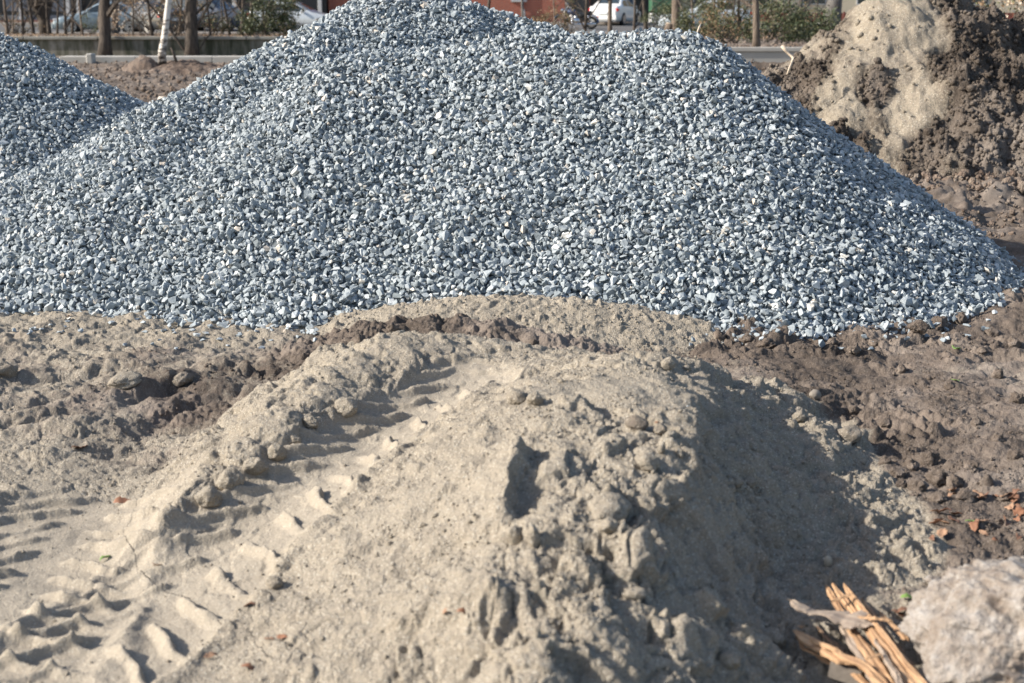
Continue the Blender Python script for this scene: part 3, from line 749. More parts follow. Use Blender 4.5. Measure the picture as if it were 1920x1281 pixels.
# ------------------------------------------------------------------ clods, stones, leaves lying about
def rock_mesh(name, seed, r, ax, mat, sub=4, amp=.3, fine=.06, tintv=0.0, flat=False):
    bm = bmesh.new(); bmesh.ops.create_icosphere(bm, subdivisions=sub, radius=1)
    so_ = Vector((seed * 5.3, seed * 1.7, seed * .9))
    for v in bm.verts:
        p = v.co.copy()
        k = 1 + amp * mnoise.noise(p * 1.3 + so_) + amp * .5 * mnoise.noise(p * 3.1 + so_) + fine * mnoise.fractal(p * 6 + so_, .6, 2.1, 4)
        q = Vector((p.x * ax[0], p.y * ax[1], p.z * ax[2])) * k
        if flat or sub <= 4:            # a few broken faces
            for j in range(9 if flat else 5):
                nn = Vector((math.sin(j * 2.4 + seed), math.cos(j * 1.9 + seed * 2), math.sin(j * 3.1 + seed * .7))).normalized()
                dd = q.dot(nn) - .72
                if dd > 0: q -= nn * dd * .85
        v.co = q * r
    me = bpy.data.meshes.new(name); bm.to_mesh(me); n = len(bm.verts); bm.free()
    for p in me.polygons: p.use_smooth = True
    me.materials.append(mat)
    for an in ("soil", "smooth"):
        a = me.attributes.new(an, 'FLOAT', 'POINT'); a.data.foreach_set("value", np.full(n, tintv if an == "soil" else 0., dtype=np.float32))
    return me
def dist_of(p): return math.sqrt(p[0] ** 2 + p[1] ** 2 + (CH - p[2]) ** 2)
def put_clod(px, py, wpx, label, cat="sand clod", group=None, soilv=0.0, ax=None, sink=.35, name="sand_clod", mat=None, **kw):
    p = pick(px, py + wpx * .3); r = wpx * .5 * dist_of(p) / FPX
    rr = random.Random(int(px * 7 + py)); ax = ax or (1, rr.uniform(.8, 1), rr.uniform(.65, .9))
    me = rock_mesh(name, px * .37 + py, r, ax, mat or M_EARTH, 4 if wpx > 24 else 3, tintv=soilv, **kw)
    o = obj(name, me, loc=(p[0], p[1], p[2] + r * ax[2] * (1 - sink * 1.2)))
    o.rotation_euler = (rr.uniform(-.3, .3), rr.uniform(-.3, .3), rr.uniform(0, 6))
    return tag(o, label, cat, group)
GB = "clods fallen from the left berm of the wheel track"
put_clod(648,758,56, "largest round sand clod embedded in the shaded wall above the wheel track", group=GB, sink=.5)
put_clod(583,790,30, "sand clod at the foot of the berm, just below the largest round one", group=GB)
put_clod(520,850,40, "sand clod in the row lining the upper edge of the wheel track, middle", group=GB, sink=.45)
put_clod(478,872,44, "lumpy sand clod in the row along the wheel track, second from the lower end", group=GB, sink=.5)
put_clod(432,898,56, "big lumpy sand clod near the lower end of the berm beside the track", group=GB, sink=.55)
put_clod(392,930,50, "lowest big sand clod of the berm, beside deep tread shadows", group=GB, sink=.55)
put_clod(553,826,26, "small sand clod in the gap of the row along the wheel track", group=GB)
put_clod(515,1092,34, "rounded sand clod between tread marks low in the wheel track")
GT = "clods on top of the sand heap"
put_clod(968,742,46, "brown-grey clod at the tip of the inner ridge, beside the cracked clod", group=GT, soilv=.3, sink=.45)
put_clod(1003,748,34, "cracked small clod just right of the ridge tip", group=GT, sink=.45)
put_clod(1192,790,42, "dark brownish clod on the top right of the sand heap", group=GT, soilv=.55)
put_clod(1238,806,28, "small dark clod right of the dark brownish clod", group=GT, soilv=.4)
put_clod(1214,868,46, "angular sand clod casting shadow below the dark clods", group=GT, flat=True)
put_clod(1240,842,24, "upright narrow sand clod between the dark clods and the angular one", group=GT, ax=(.6, .6, 1.1))
put_clod(1275,852,22, "small pale clod standing right of the angular clod", group=GT, ax=(.6, .6, 1))
put_clod(1140,940,92, "broad overhanging block of sand at the middle of the heap", ax=(1, .8, .55), flat=True, sink=.5)
put_clod(1142,985,38, "lump of sand under the overhanging block", sink=.4)
put_clod(965,1003,44, "rounded dark-sided clod at the foot of the triangular sand face", sink=.4, flat=True)
put_clod(1000,1012,42, "upright split clod right of the rounded dark-sided clod", ax=(.55, .6, 1.05), flat=True, sink=.3)
put_clod(1187,1100,60, "flat diamond-shaped slab of sand lying on the front of the heap", ax=(.75, 1.05, .35), flat=True, sink=.3)
put_clod(1380,905,26, "left clod of the pair on the shaded flank", group="pair of clods on the shaded flank")
put_clod(1406,906,26, "right clod of the pair on the shaded flank", group="pair of clods on the shaded flank")
put_clod(1310,858,20, "small round clod where the heap top turns into shade")
put_clod(1363,1035,34, "tall lit sand spike on the right flank of the heap", ax=(.5, .5, 1.3), sink=.5)
put_clod(1590,808,60, "broad brown clod at the edge of the shaded flank", soilv=.45, ax=(1, .8, .5))
put_clod(1500,784,26, "small clod high on the shaded flank near the brown ground", soilv=.3)
put_clod(1252,682,34, "broken sand clod on the skyline of the heap, beside a smaller one", sink=.3, flat=True)
put_clod(1288,690,18, "smallest sand clod on the skyline of the heap")
put_clod(1370,1235,46, "knobbly sand clod near the bottom edge of the photo", sink=.5)
put_clod(1450,1190,44, "sand clod left of the wood splinters", sink=.5)
M_PEB = simple("pebble", (.36, .32, .25), .75, var=.25, scale=40, bump=.002)
put_clod(1552,1056,24, "smooth elongated tan pebble with a long shadow on the sand", "pebble", ax=(.65, .6, 1.0), name="pebble", mat=M_PEB, amp=.08, fine=.01, sink=.15)
put_clod(1528,738,26, "round grey stone on the brown ground behind the heap", "stone", name="round_stone", mat=simple("round_stone", (.20, .175, .145), .85, var=.3, scale=30, bump=.002), ax=(1, .8, .75), amp=.1, fine=.01)
put_clod(238,700,60, "pale rounded lump of packed sand on the rutted ground", soilv=.2, ax=(1, .8, .4), sink=.5)
put_clod(340,705,50, "brown lump right of the pale rounded lump on the rutted ground", soilv=.5, ax=(1, .8, .45), sink=.5)
put_clod(8,690,50, "dark-sided lump at the photo's left edge among the ruts", soilv=.4, sink=.5)
rr = random.Random(5)
spots = [(1400,632,30),(1440,640,34),(1350,628,26),(1720,610,34),(1760,600,40),(1800,596,30),(1690,690,22),(1780,720,24),(1870,700,26),(1840,660,20),(1660,860,24),(1680,885,34),(1710,870,30),(1740,860,38),(1760,890,44),(1790,900,40),(1720,905,40),
         (1690,905,26),(1820,870,30),(1810,925,36),(1760,930,34),(1850,900,30),(1880,930,28),(1640,640,24),(1600,655,26),(1560,640,22),(1860,620,26),(1900,640,26),(1900,850,30),(1870,820,28),(1830,790,24),(1600,770,22),(1660,790,26),(1905,745,30),(672,636,22),(735,612,26),(1000,640,24)]
for i, (x, y, r_) in enumerate(spots):
    if x < 1000: lab, grp = "dark brown earth clod between the sand ridge and the sand heap", "brown clods behind the sand heap"
    elif y < 670: lab, grp = "brown earth clod close to the right foot of the gravel heap", "brown clods by the gravel foot"
    elif y > 840: lab, grp = "dark earth clod in the mound of clods right of the sand heap", "dark clods right of the sand heap"
    else: lab, grp = "brown earth clod on the trampled ground at the right", "brown clods on the right ground"
    put_clod(x, y, r_, lab, "earth clod", grp, soilv=1.0, name="earth_clod", sink=.62, amp=.55, fine=.22, flat=True)

# loose stones
stones = [(370,632,16),(380,640,13),(385,628,15),(285,648,11),(235,652,10),(412,640,12),(427,650,10),(360,622,14),(395,615,16),(400,606,15),(490,655,12),(330,655,9),(508,640,8),(1540,648,22),(1880,575,14),(1865,590,12),(1735,632,13),(1700,640,12),(1620,636,14),
          (1560,632,13),(1480,628,14),(1420,615,14),(1390,600,13),(130,600,11),(70,592,12),(210,612,12),(1290,765,7),(1610,660,9),(560,636,12),(590,630,12),(1905,545,14),(1780,600,12),(300,640,8),(450,628,10)]
_r = random.Random(77)
for _ in range(22): stones.append((_r.uniform(10, 600), 0, _r.uniform(7, 13)))
for _ in range(22): stones.append((_r.uniform(1400, 1890), 0, _r.uniform(8, 15)))
stones = [(a, b if b else (600 + 25 * _r.random() ** .6 + (10 if a < 300 else 25) * _r.random() if a < 700 else np.interp(a, [1400, 1700, 1890], [618, 632, 590]) + 34 * _r.random() ** 2), c) for a, b, c in stones]
for i, (x, y, r_) in enumerate(stones):
    p = pick(x, y); v, f = PROTO[i % 70]; d = dist_of(p); r = r_ * .62 * d / FPX
    t = .97 if i in (23,) else random.Random(i).uniform(.3, .85)
    me = mesh_np("loose_stone", v * r, f, M_STONE, {"tint": np.full(len(v), t)})
    o = obj("loose_stone", me, loc=(p[0], p[1], p[2] + r * .3)); o.rotation_euler = (random.Random(i).uniform(-.4, .4), 0, i * 1.3)
    if i == 13: tag(o, "largest loose pale stone lying alone on brown earth right of the sand", "stone", "loose crushed stones")
    elif x < 700: tag(o, "loose grey stone on the sand below the left foot of the gravel heap", "stone", "loose crushed stones")
    else: tag(o, "loose grey stone on the earth by the right foot of the gravel heap", "stone", "loose crushed stones")

def leaf_mat(name, c): 
    m = simple(name, c, .7, var=.35, scale=60); return m
M_LEAF = [leaf_mat("dry_leaf_orange", (.22, .10, .052)), leaf_mat("dry_leaf_brown", (.17, .085, .05)), leaf_mat("dry_leaf_tan", (.30, .18, .11))]
M_GLEAF = leaf_mat("green_leaf", (.16, .26, .06))
def leaf_mesh(seed, length, mat):
    r = random.Random(seed); bm = bmesh.new(); n = 9; rowsL = []
    curl = r.uniform(.3, 1.2) * r.choice((-1, 1)); fold = r.uniform(.1, .7); wid = r.uniform(.38, .6)
    for i in range(n):
        t = i / (n - 1); wv = wid * math.sin(math.pi * t ** .8) ** .8 * length * .5 * (1 + .25 * math.sin(i * 2.7 + seed)) + length * .01
        a = curl * (t - .5); x = length * (t - .5); z = length * .25 * math.cos(a * 2.2) * abs(curl) * .5 + length * .06 * math.sin(t * 7 + seed)
        rowsL.append([bm.verts.new((x, s * wv, z + abs(s) * wv * fold + .1 * wv * math.sin(3 * i + s))) for s in (-1, -.5, 0, .5, 1)])
    for a, b in zip(rowsL, rowsL[1:]):
        for j in range(4): bm.faces.new((a[j], a[j + 1], b[j + 1], b[j]))
    mid = [q[2] for q in rowsL]
    ret = bmesh.ops.extrude_face_region(bm, geom=bm.faces[:])
    for v in [g for g in ret['geom'] if isinstance(g, bmesh.types.BMVert)]: v.co.z -= length * .012
    me = bpy.data.meshes.new("leaf"); bm.to_mesh(me); bm.free(); me.materials.append(mat)
    for p in me.polygons: p.use_smooth = True
    return me
leaves = [(230,945,30,0,"curled orange leaf beside the left end of the wheel track"),(150,843,28,0,"orange-brown leaf on the sand at the far left"),(530,1200,22,0,"right leaf of the two small orange leaves low on the sand"),(505,1203,22,2,"left leaf of the two small orange leaves low on the sand"),
  (470,1140,24,1,"small brown leaf by the inner edge of the wheel track"),(840,1156,20,2,"upright tan leaf on the edge above the dark recess"),(870,1155,28,0,"flat tan leaf on the edge above the dark recess"),(1367,597,15,0,"orange leaf lodged at the foot of the gravel heap"),
  (1640,618,18,1,"brown leaf lodged in the stones at the gravel's right foot"),(130,596,12,0,"small orange leaf at the gravel's left foot"),(1232,795,14,2,"tiny tan leaf among the clods on the heap top"),(465,1256,26,0,"orange leaf near the lower left corner"),
  (1700,1150,36,1,"brown leaf between the splinters and the concrete lump"),(1685,1160,30,1,"darker brown leaf tucked beside the concrete lump"),(295,1063,20,2,"tan leaf on the tread marks at the left"),(395,1235,26,2,"tan leaf low in the wheel track")]
for i, (x, y, wp, c, lab) in enumerate(leaves):
    p = pick(x, y); Ln = wp * dist_of(p) / FPX * 1.1
    o = obj("dry_leaf", leaf_mesh(i, Ln, M_LEAF[c]), loc=(p[0], p[1], p[2] + Ln * .08)); o.rotation_euler = (random.Random(i).uniform(-.4, .4), random.Random(i + 9).uniform(-.3, .3), random.Random(i + 5).uniform(-.8, .8))
    tag(o, lab, "leaf", "fallen leaves")
for i in range(30):
    r = random.Random(100 + i); x, y = r.uniform(1745, 1915), r.uniform(915, 1030)
    if x < 1780 and y < 960: y += 40
    p = pick(x, y); Ln = r.uniform(16, 34) * dist_of(p) / FPX
    o = obj("dry_leaf", leaf_mesh(50 + i, Ln, M_LEAF[i % 3]), loc=(p[0], p[1], p[2] + Ln * .12)); o.rotation_euler = (r.uniform(-.7, .7), r.uniform(-.5, .5), r.uniform(0, 6))
    tag(o, "crumpled dry leaf in the drift of leaves at the right edge", "leaf", "fallen leaves")
for i, (x, y, wp, lab) in enumerate([(1703,1128,30,"green leaf tucked against the concrete lump"),(1792,657,26,"yellow-green leaf on the brown ground below the gravel's right foot"),(1790,718,22,"yellow-green leaf on the trampled ground at the right"),(1822,982,24,"small green leaf among the dry leaves"),
  (198,1052,24,"dark green leaf on the tread marks at the left edge"),(1858,458,16,"green sprig at the right foot of the gravel heap"),(1395,578,12,"tiny green leaf on the lower stones of the gravel heap"),(1757,862,16,"small green leaf on the mound of dark clods")]):
    p = pick(x, y) if y != 458 else at_d(x, y, 9.6); Ln = wp * dist_of(p) / FPX
    o = obj("green_leaf", leaf_mesh(200 + i, Ln, M_GLEAF), loc=(p[0], p[1], p[2] + Ln * .1)); o.rotation_euler = (.2, .1, i)
    tag(o, lab, "leaf", "green leaves")

# lump of broken concrete, bottom right
def concrete_mat():
    m, t, b = newmat("weathered_concrete"); tc = nd(t, "ShaderNodeTexCoord"); v = tc.outputs["Object"]
    n1 = noise_n(t, v, 9, 6, .65); n2 = noise_n(t, v, 34, 5, .65); n3 = noise_n(t, v, 120, 3, .6)
    c = ramp(t, [(.28, (.13, .10, .08)), (.42, (.19, .155, .125)), (.55, (.26, .23, .20)), (.68, (.40, .38, .355)), (.8, (.30, .235, .19))], n2)
    c = mixc(t, .55, c, ramp(t, [(.34, (.16, .11, .075)), (.5, (.26, .225, .19)), (.66, (.38, .36, .34))], n1))
    c = mixc(t, .4, c, mixc(t, n3, (.2, .2, .2), (.8, .8, .8)), 'OVERLAY')
    lk(t, c, b.inputs["Base Color"]); b.inputs["Roughness"].default_value = .9
    bp = nd(t, "ShaderNodeBump"); bp.inputs["Distance"].default_value = .012; lk(t, math_n(t, 'ADD', n2, math_n(t, 'MULTIPLY', n3, .5)), bp.inputs["Height"]); lk(t, bp.outputs[0], b.inputs["Normal"])
    return m
def big_rock():
    bm = bmesh.new(); bmesh.ops.create_icosphere(bm, subdivisions=7, radius=1)
    for v in bm.verts:
        p = v.co.copy()
        k = 1 + .22 * mnoise.noise(p * 1.4 + Vector((3, 1, 7))) + .10 * mnoise.noise(p * 3.2 + Vector((8, 1, 2))) + .05 * mnoise.fractal(p * 7, .6, 2.1, 5)
        k -= .10 * max(0, mnoise.noise(p * 5.5 + Vector((4, 4, 1))) - .2) * 2.6
        k += .012 * abs(mnoise.noise(p * 22)) - .035 * abs(mnoise.noise(p * 2.6 + Vector((1, 9, 3))))
        v.co = Vector((p.x * .40 * k, p.y * .32 * k, p.z * .235 * k))
        for nn, dd_ in ((Vector((-.5, -.75, .45)), .235), (Vector((-.85, .1, .5)), .30), (Vector((.2, -.5, .85)), .215), (Vector((-.2, -.95, -.1)), .25), (Vector((-.1, .3, .95)), .2)):
            nn = nn.normalized(); q_ = v.co.dot(nn) - dd_
            if q_ > 0: v.co -= nn * q_ * .42
        v.co += v.co.normalized() * (.008 * mnoise.fractal(v.co * 26, .6, 2.1, 4) - .045 * max(0, mnoise.noise(v.co * 14) - .22) + .016 * mnoise.noise(v.co * 9))
    me = bpy.data.meshes.new("concrete_lump"); bm.to_mesh(me); bm.free()
    for f in me.polygons: f.use_smooth = True
    me.materials.append(concrete_mat()); return me
p = on_z(1960, 1225, .05)
rk = obj("concrete_lump", big_rock(), loc=(p[0], p[1], .05)); rk.rotation_euler = (.1, .12, .5)
tag(rk, "large rough lump of pale broken concrete at the lower right corner", "concrete lump")
put_clod(1752,1082,44, "pale chip of rubble leaning against the concrete lump", "rubble", mat=MATS["weathered_concrete"], name="rubble_chip", ax=(1, .7, .4), flat=True)

# splintered wood
def wood_mat(name, a, b_, sc=1):
    m, t, b = newmat(name); tc = nd(t, "ShaderNodeTexCoord"); mp = nd(t, "ShaderNodeMapping"); mp.inputs["Scale"].default_value = (9 * sc, 160 * sc, 160 * sc)
    lk(t, tc.outputs["Object"], mp.inputs["Vector"]); n = noise_n(t, mp.outputs[0], 1, 4, .6)
    lk(t, ramp(t, [(.3, a), (.7, b_)], n), b.inputs["Base Color"]); b.inputs["Roughness"].default_value = .75
    bp = nd(t, "ShaderNodeBump"); bp.inputs["Distance"].default_value = .002; lk(t, n, bp.inputs["Height"]); lk(t, bp.outputs[0], b.inputs["Normal"]); return m
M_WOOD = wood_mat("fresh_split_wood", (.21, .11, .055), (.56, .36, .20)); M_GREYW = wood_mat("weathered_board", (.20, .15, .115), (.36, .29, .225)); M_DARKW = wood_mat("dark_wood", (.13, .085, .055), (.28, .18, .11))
def splinter(pts_, wpx, thick, mat, label, seed, cat="wood splinter", name="wood_splinter", group="splintered wood pieces", taper=(.35, 1)):
    """pts_: (px, py, height above the sand)"""
    W = []
    for (x, y, z) in pts_:
        p = on_z(x, y, z); W.append(Vector(p))
    d = sum(dist_of(q) for q in W) / len(W); width = wpx * 1.8 * d / FPX; thick *= 1.0
    org = W[0].copy(); ax = (W[-1] - W[0]).normalized(); rotz = math.atan2(ax.y, ax.x)
    Mi = Matrix.Rotation(-rotz, 3, 'Z'); r = random.Random(seed)
    P = [Mi @ (q - org) for q in W]; n = 34; bm = bmesh.new(); rg = []
    for i in range(n):
        t = i / (n - 1) * (len(P) - 1); k = min(int(t), len(P) - 2); f = t - k; f = f * f * (3 - 2 * f) * .4 + f * .6
        c = P[k].lerp(P[k + 1], f); tt = i / (n - 1)
        w_ = width * .5 * (taper[0] + (taper[1] - taper[0]) * tt) * (1 + .55 * mnoise.noise(Vector((tt * 9, seed, 0))) + .25 * mnoise.noise(Vector((tt * 25, seed, 3)))) * min(1, .25 + tt * 8) * min(1, .3 + (1 - tt) * 9)
        h_ = thick * (.6 + .5 * mnoise.noise(Vector((tt * 7, seed * 3, 4))))
        tw = .5 * mnoise.noise(Vector((tt * 2, seed * 1.3, 9)))
        ring_ = []
        for a_, (yy_, zz_) in enumerate(((-1, -.5), (-1, .35), (-.45, .8 + .3 * r.random()), (.1, .5), (.5, .9 * (.8 + .3 * r.random())), (1, .2), (1, -.5))):
            v = Vector((0, yy_ * w_, zz_ * h_)); v.rotate(Matrix.Rotation(tw, 3, 'X')); ring_.append(bm.verts.new(c + v + Vector((0, width * .22 * mnoise.noise(Vector((tt * 3.5, seed * 2.2, 1))), width * .15 * mnoise.noise(Vector((tt * 4, seed * 1.7, 5))))) + Vector((r.uniform(-.3, .3) * width * (1 if i in (0, n - 1) else .05), 0, 0))))
        rg.append(ring_)
    for a_, b_ in zip(rg, rg[1:]):
        for j in range(7): bm.faces.new((a_[j], a_[(j + 1) % 7], b_[(j + 1) % 7], b_[j]))
    bm.faces.new(rg[0][::-1]); bm.faces.new(rg[-1])
    bmesh.ops.recalc_face_normals(bm, faces=bm.faces)
    me = bpy.data.meshes.new(name); bm.to_mesh(me); bm.free(); me.materials.append(mat)
    o = obj(name, me, loc=org); o.rotation_euler = (0, 0, rotz)
    return tag(o, label, cat, group)
splinter([(1548,1100,.06),(1590,1165,.07),(1640,1240,.06),(1690,1310,.05)], 17, .010, M_WOOD, "longest orange splinter on the left of the bundle under the grey board", 1)
splinter([(1562,1097,.07),(1610,1160,.08),(1668,1235,.07),(1715,1310,.06)], 16, .012, M_WOOD, "bright split strip second from the left in the bundle", 2)
splinter([(1580,1100,.08),(1625,1160,.09),(1680,1235,.08),(1735,1310,.07)], 17, .012, M_WOOD, "thick bright strip along the middle of the bundle", 3)
splinter([(1598,1112,.07),(1640,1170,.08),(1695,1245,.07),(1745,1310,.06)], 13, .010, M_GREYW, "brown-grey strip right of the middle of the bundle", 4)
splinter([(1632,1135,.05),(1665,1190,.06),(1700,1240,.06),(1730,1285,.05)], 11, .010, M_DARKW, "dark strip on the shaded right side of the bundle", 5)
splinter([(1650,1150,.05),(1680,1178,.07),(1703,1200,.08)], 9, .007, M_WOOD, "short strip sticking out right of the bundle", 6)
splinter([(1497,1186,.05),(1540,1215,.06),(1590,1238,.06),(1640,1262,.05),(1680,1310,.04)], 26, .014, M_WOOD, "broad curved pale splinter arching below the grey board", 7, taper=(.6, 1))
splinter([(1498,1190,.03),(1505,1215,.025),(1545,1238,.03),(1600,1262,.03),(1640,1300,.03)], 10, .007, M_WOOD, "thin bent strip looping under the broad curved splinter", 8)
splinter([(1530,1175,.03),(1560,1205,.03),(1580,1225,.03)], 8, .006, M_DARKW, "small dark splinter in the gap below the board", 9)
splinter([(1575,1165,.05),(1600,1210,.06),(1640,1262,.05),(1665,1310,.04)], 18, .010, M_GREYW, "brown strip under the middle of the bundle", 10)
splinter([(1482,1132,.09),(1520,1143,.095),(1580,1155,.10),(1618,1168,.10)], 34, .008, M_GREYW, "flat weathered grey-brown board lying across the splinters", 11, "board", "broken_board", None, taper=(.25, 1.1))
splinter([(1610,1158,.11),(1640,1160,.115),(1672,1165,.11)], 7, .006, M_WOOD, "thin pale strip pointing right from the end of the grey board", 12)
splinter([(1560,1128,.10),(1592,1115,.105)], 6, .004, M_WOOD, "tiny strip lying crosswise at the top of the bundle", 13)
splinter([(1625,1235,.10),(1652,1226,.10)], 6, .004, M_WOOD, "tiny strip lying crosswise at the middle of the bundle", 14)
splinter([(1490,1170,.02),(1506,1178,.02)], 6, .004, M_WOOD, "tiny stray strip left of the broad curved splinter", 15)
splinter([(90,790,.02),(106,782,.02)], 6, .003, M_WOOD, "small chip of pale wood on the ruts at the far left", 16, "wood chip", "wood_chip", None)
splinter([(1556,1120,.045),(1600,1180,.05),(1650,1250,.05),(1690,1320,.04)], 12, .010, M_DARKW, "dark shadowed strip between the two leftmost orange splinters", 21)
splinter([(1592,1106,.085),(1632,1160,.10),(1688,1230,.09),(1745,1300,.07)], 8, .008, M_WOOD, "narrow pale strip lying on top along the right of the bundle", 22)
splinter([(1615,1125,.06),(1655,1185,.07),(1700,1250,.07),(1738,1300,.06)], 12, .010, M_WOOD, "orange strip just left of the dark strip on the shaded side", 23)
splinter([(1520,1200,.07),(1570,1222,.075),(1625,1250,.07),(1670,1300,.05)], 14, .010, M_WOOD, "second curved strip lying on the broad curved splinter", 24)
splinter([(1640,1200,.09),(1672,1250,.09),(1700,1310,.08)], 10, .009, M_GREYW, "grey-brown strip on top near the lower end of the bundle", 25)
# grey block under the wood
bm = bmesh.new(); bmesh.ops.create_cube(bm, size=1); bmesh.ops.bevel(bm, geom=bm.edges[:], offset=.05, segments=2)
for v in bm.verts: v.co = Vector((v.co.x * .085 * (1 + .1 * v.co.y), v.co.y * .06, v.co.z * .045))
me = bpy.data.meshes.new("stone_block"); bm.to_mesh(me); bm.free(); me.materials.append(simple("grey_block", (.20, .17, .14), .85, var=.2, scale=60, bump=.002))
p = on_z(1588, 1258, .02); o = obj("stone_block", me, loc=(p[0], p[1], .025)); o.rotation_euler = (.1, .15, -.45)
tag(o, "small grey-brown block lying under the splinters at the bottom edge", "block")

# white bent stick on the soil heap
def tube(name, P, rad, mat, seg=8, parent=None):
    """P: list of points, rad: list of radii"""
    P = [Vector(q) for q in P]; bm = bmesh.new(); rg = []; up = Vector((.13, .21, .97))
    for i, c in enumerate(P):
        t = (P[min(i + 1, len(P) - 1)] - P[max(i - 1, 0)]).normalized(); a = t.cross(up)
        if a.length < .05: a = t.cross(Vector((1, 0, 0)))
        a.normalize(); b_ = t.cross(a)
        rg.append([bm.verts.new(c + (a * math.cos(k * 2 * math.pi / seg) + b_ * math.sin(k * 2 * math.pi / seg)) * rad[i]) for k in range(seg)])
    for a_, b_ in zip(rg, rg[1:]):
        for j in range(seg): bm.faces.new((a_[j], a_[(j + 1) % seg], b_[(j + 1) % seg], b_[j]))
    bm.faces.new(rg[0][::-1]); bm.faces.new(rg[-1]); bmesh.ops.recalc_face_normals(bm, faces=bm.faces)
    me = bpy.data.meshes.new(name); bm.to_mesh(me); bm.free(); me.materials.append(mat)
    for f in me.polygons: f.use_smooth = True
    return obj(name, me, parent)
M_PALE = simple("pale_stick", (.55, .45, .34), .6)
tag(tube("bent_stick", [at_d(1466,86,16.2), at_d(1474,96,16.2), at_d(1487,109,16.2), at_d(1484,120,16.15), at_d(1476,140,16.1)], [.022, .018, .017, .015, .012], M_PALE), "pale bent stick stuck in the left foot of the soil heap", "stick")
tag(tube("pale_twig", [at_d(1307,62,10.4), at_d(1311,52,10.45), at_d(1314,45,10.5)], [.006, .008, .004], M_PALE), "pale twig standing on the crest of the gravel heap", "twig")
#PART3
# ------------------------------------------------------------------ the street behind
def bz(x, y): return float(bg_z(np.array([x * 1.0]), np.array([y * 1.0]))[0])
def foot(px, d):
    """a point on the far ground at depth d seen in column px"""
    x = (px - 960) / 2740 * d; return Vector((x, d, bz(x, d)))
def mesh_from(name, verts, faces, mats, parent=None, smooth=False, midx=None, bevel=0):
    bm = bmesh.new(); vs = [bm.verts.new(v) for v in verts]
    for i, f in enumerate(faces):
        try: ff = bm.faces.new([vs[j] for j in f]); ff.material_index = midx[i] if midx else 0
        except ValueError: pass
    bmesh.ops.recalc_face_normals(bm, faces=bm.faces)
    if bevel: bmesh.ops.bevel(bm, geom=bm.edges[:], offset=bevel, segments=1, affect='EDGES')
    me = bpy.data.meshes.new(name); bm.to_mesh(me); bm.free()
    for m_ in (mats if isinstance(mats, list) else [mats]): me.materials.append(m_)
    for f in me.polygons: f.use_smooth = smooth
    return obj(name, me, parent)
def boxes(name, L_, mat, parent=None, bevel=0):
    """L_: list of (x0,x1,y0,y1,z0,z1) joined in one mesh"""
    V_, F_ = [], []
    for (a, b, c, d, e, f) in L_:
        k = len(V_); V_ += [(a, c, e), (b, c, e), (b, d, e), (a, d, e), (a, c, f), (b, c, f), (b, d, f), (a, d, f)]
        F_ += [[k + i for i in q] for q in ((0, 3, 2, 1), (4, 5, 6, 7), (0, 1, 5, 4), (1, 2, 6, 5), (2, 3, 7, 6), (3, 0, 4, 7))]
    return mesh_from(name, V_, F_, mat, parent, bevel=bevel)
def X(px, d): return (px - 960) / 2740 * d
def ZP(py, d): return at_d(960, py, d)[2]

M_CONC = simple("wall_concrete", (.24, .23, .20), .9, var=.45, scale=1.3, bump=.01)
def stained_mat():
    m, t, b = newmat("stained_retaining_wall"); tc = nd(t, "ShaderNodeTexCoord"); mp = nd(t, "ShaderNodeMapping"); mp.inputs["Scale"].default_value = (2.2, 1, .45)
    lk(t, tc.outputs["Object"], mp.inputs["Vector"]); n = noise_n(t, mp.outputs[0], 1.6, 5, .6); n2 = noise_n(t, tc.outputs["Object"], 9, 4)
    c = ramp(t, [(.35, (.045, .050, .030)), (.48, (.12, .115, .085)), (.6, (.21, .195, .165)), (.75, (.30, .28, .25))], n); c = mixc(t, .4, c, mixc(t, n2, (.2, .2, .2), (.8, .8, .8)), 'OVERLAY')
    lk(t, c, b.inputs["Base Color"]); b.inputs["Roughness"].default_value = .9; return m
M_STAIN = stained_mat()
M_LCONC = simple("light_concrete", (.36, .345, .315), .85, var=.16, scale=2.5, bump=.006)
# retaining wall
rw = empty("retaining_wall", (0, 45.2, 0)); tag(rw, "stained concrete retaining wall below the parked cars, moss streaks down its face", "wall")
rw2 = boxes("wall", [(-22, 3.2, -.14, .10, -.1, .74)], M_STAIN, rw); 
cp = []
for i in range(11): cp.append((-22 + i * 2.3, -22 + (i + 1) * 2.3 - .03, -.22, .14, .742, .835))
boxes("coping", cp, M_CONC, rw, .012)
# low kerb / footing in front
kb = boxes("concrete_kerb", [(-13.0 + i * 2.2, -13.0 + (i + 1) * 2.2 - .015, 41.6, 42.3, -.1, .345) for i in range(7)], M_LCONC, None, .015)
tag(kb, "long pale concrete kerb on the ground in front of the stained wall", "kerb")
kb = boxes("rubble_block", [(X(160, 41.4), X(172, 41.4), 41.1, 41.5, .0, .44)], M_LCONC, None, .03); tag(kb, "small square concrete block at the left end of the pale kerb", "block")
lw = empty("low_wall", (0, 34.2, 0)); tag(lw, "low grey concrete wall under the shrubs beside the soil heap", "wall")
boxes("wall", [(X(1330, 34), 9.5, -.1, .1, -.1, .70)], M_LCONC, lw); boxes("coping", [(X(1325, 34), 9.5, -.14, .12, .702, .80)], M_LCONC, lw, .01)

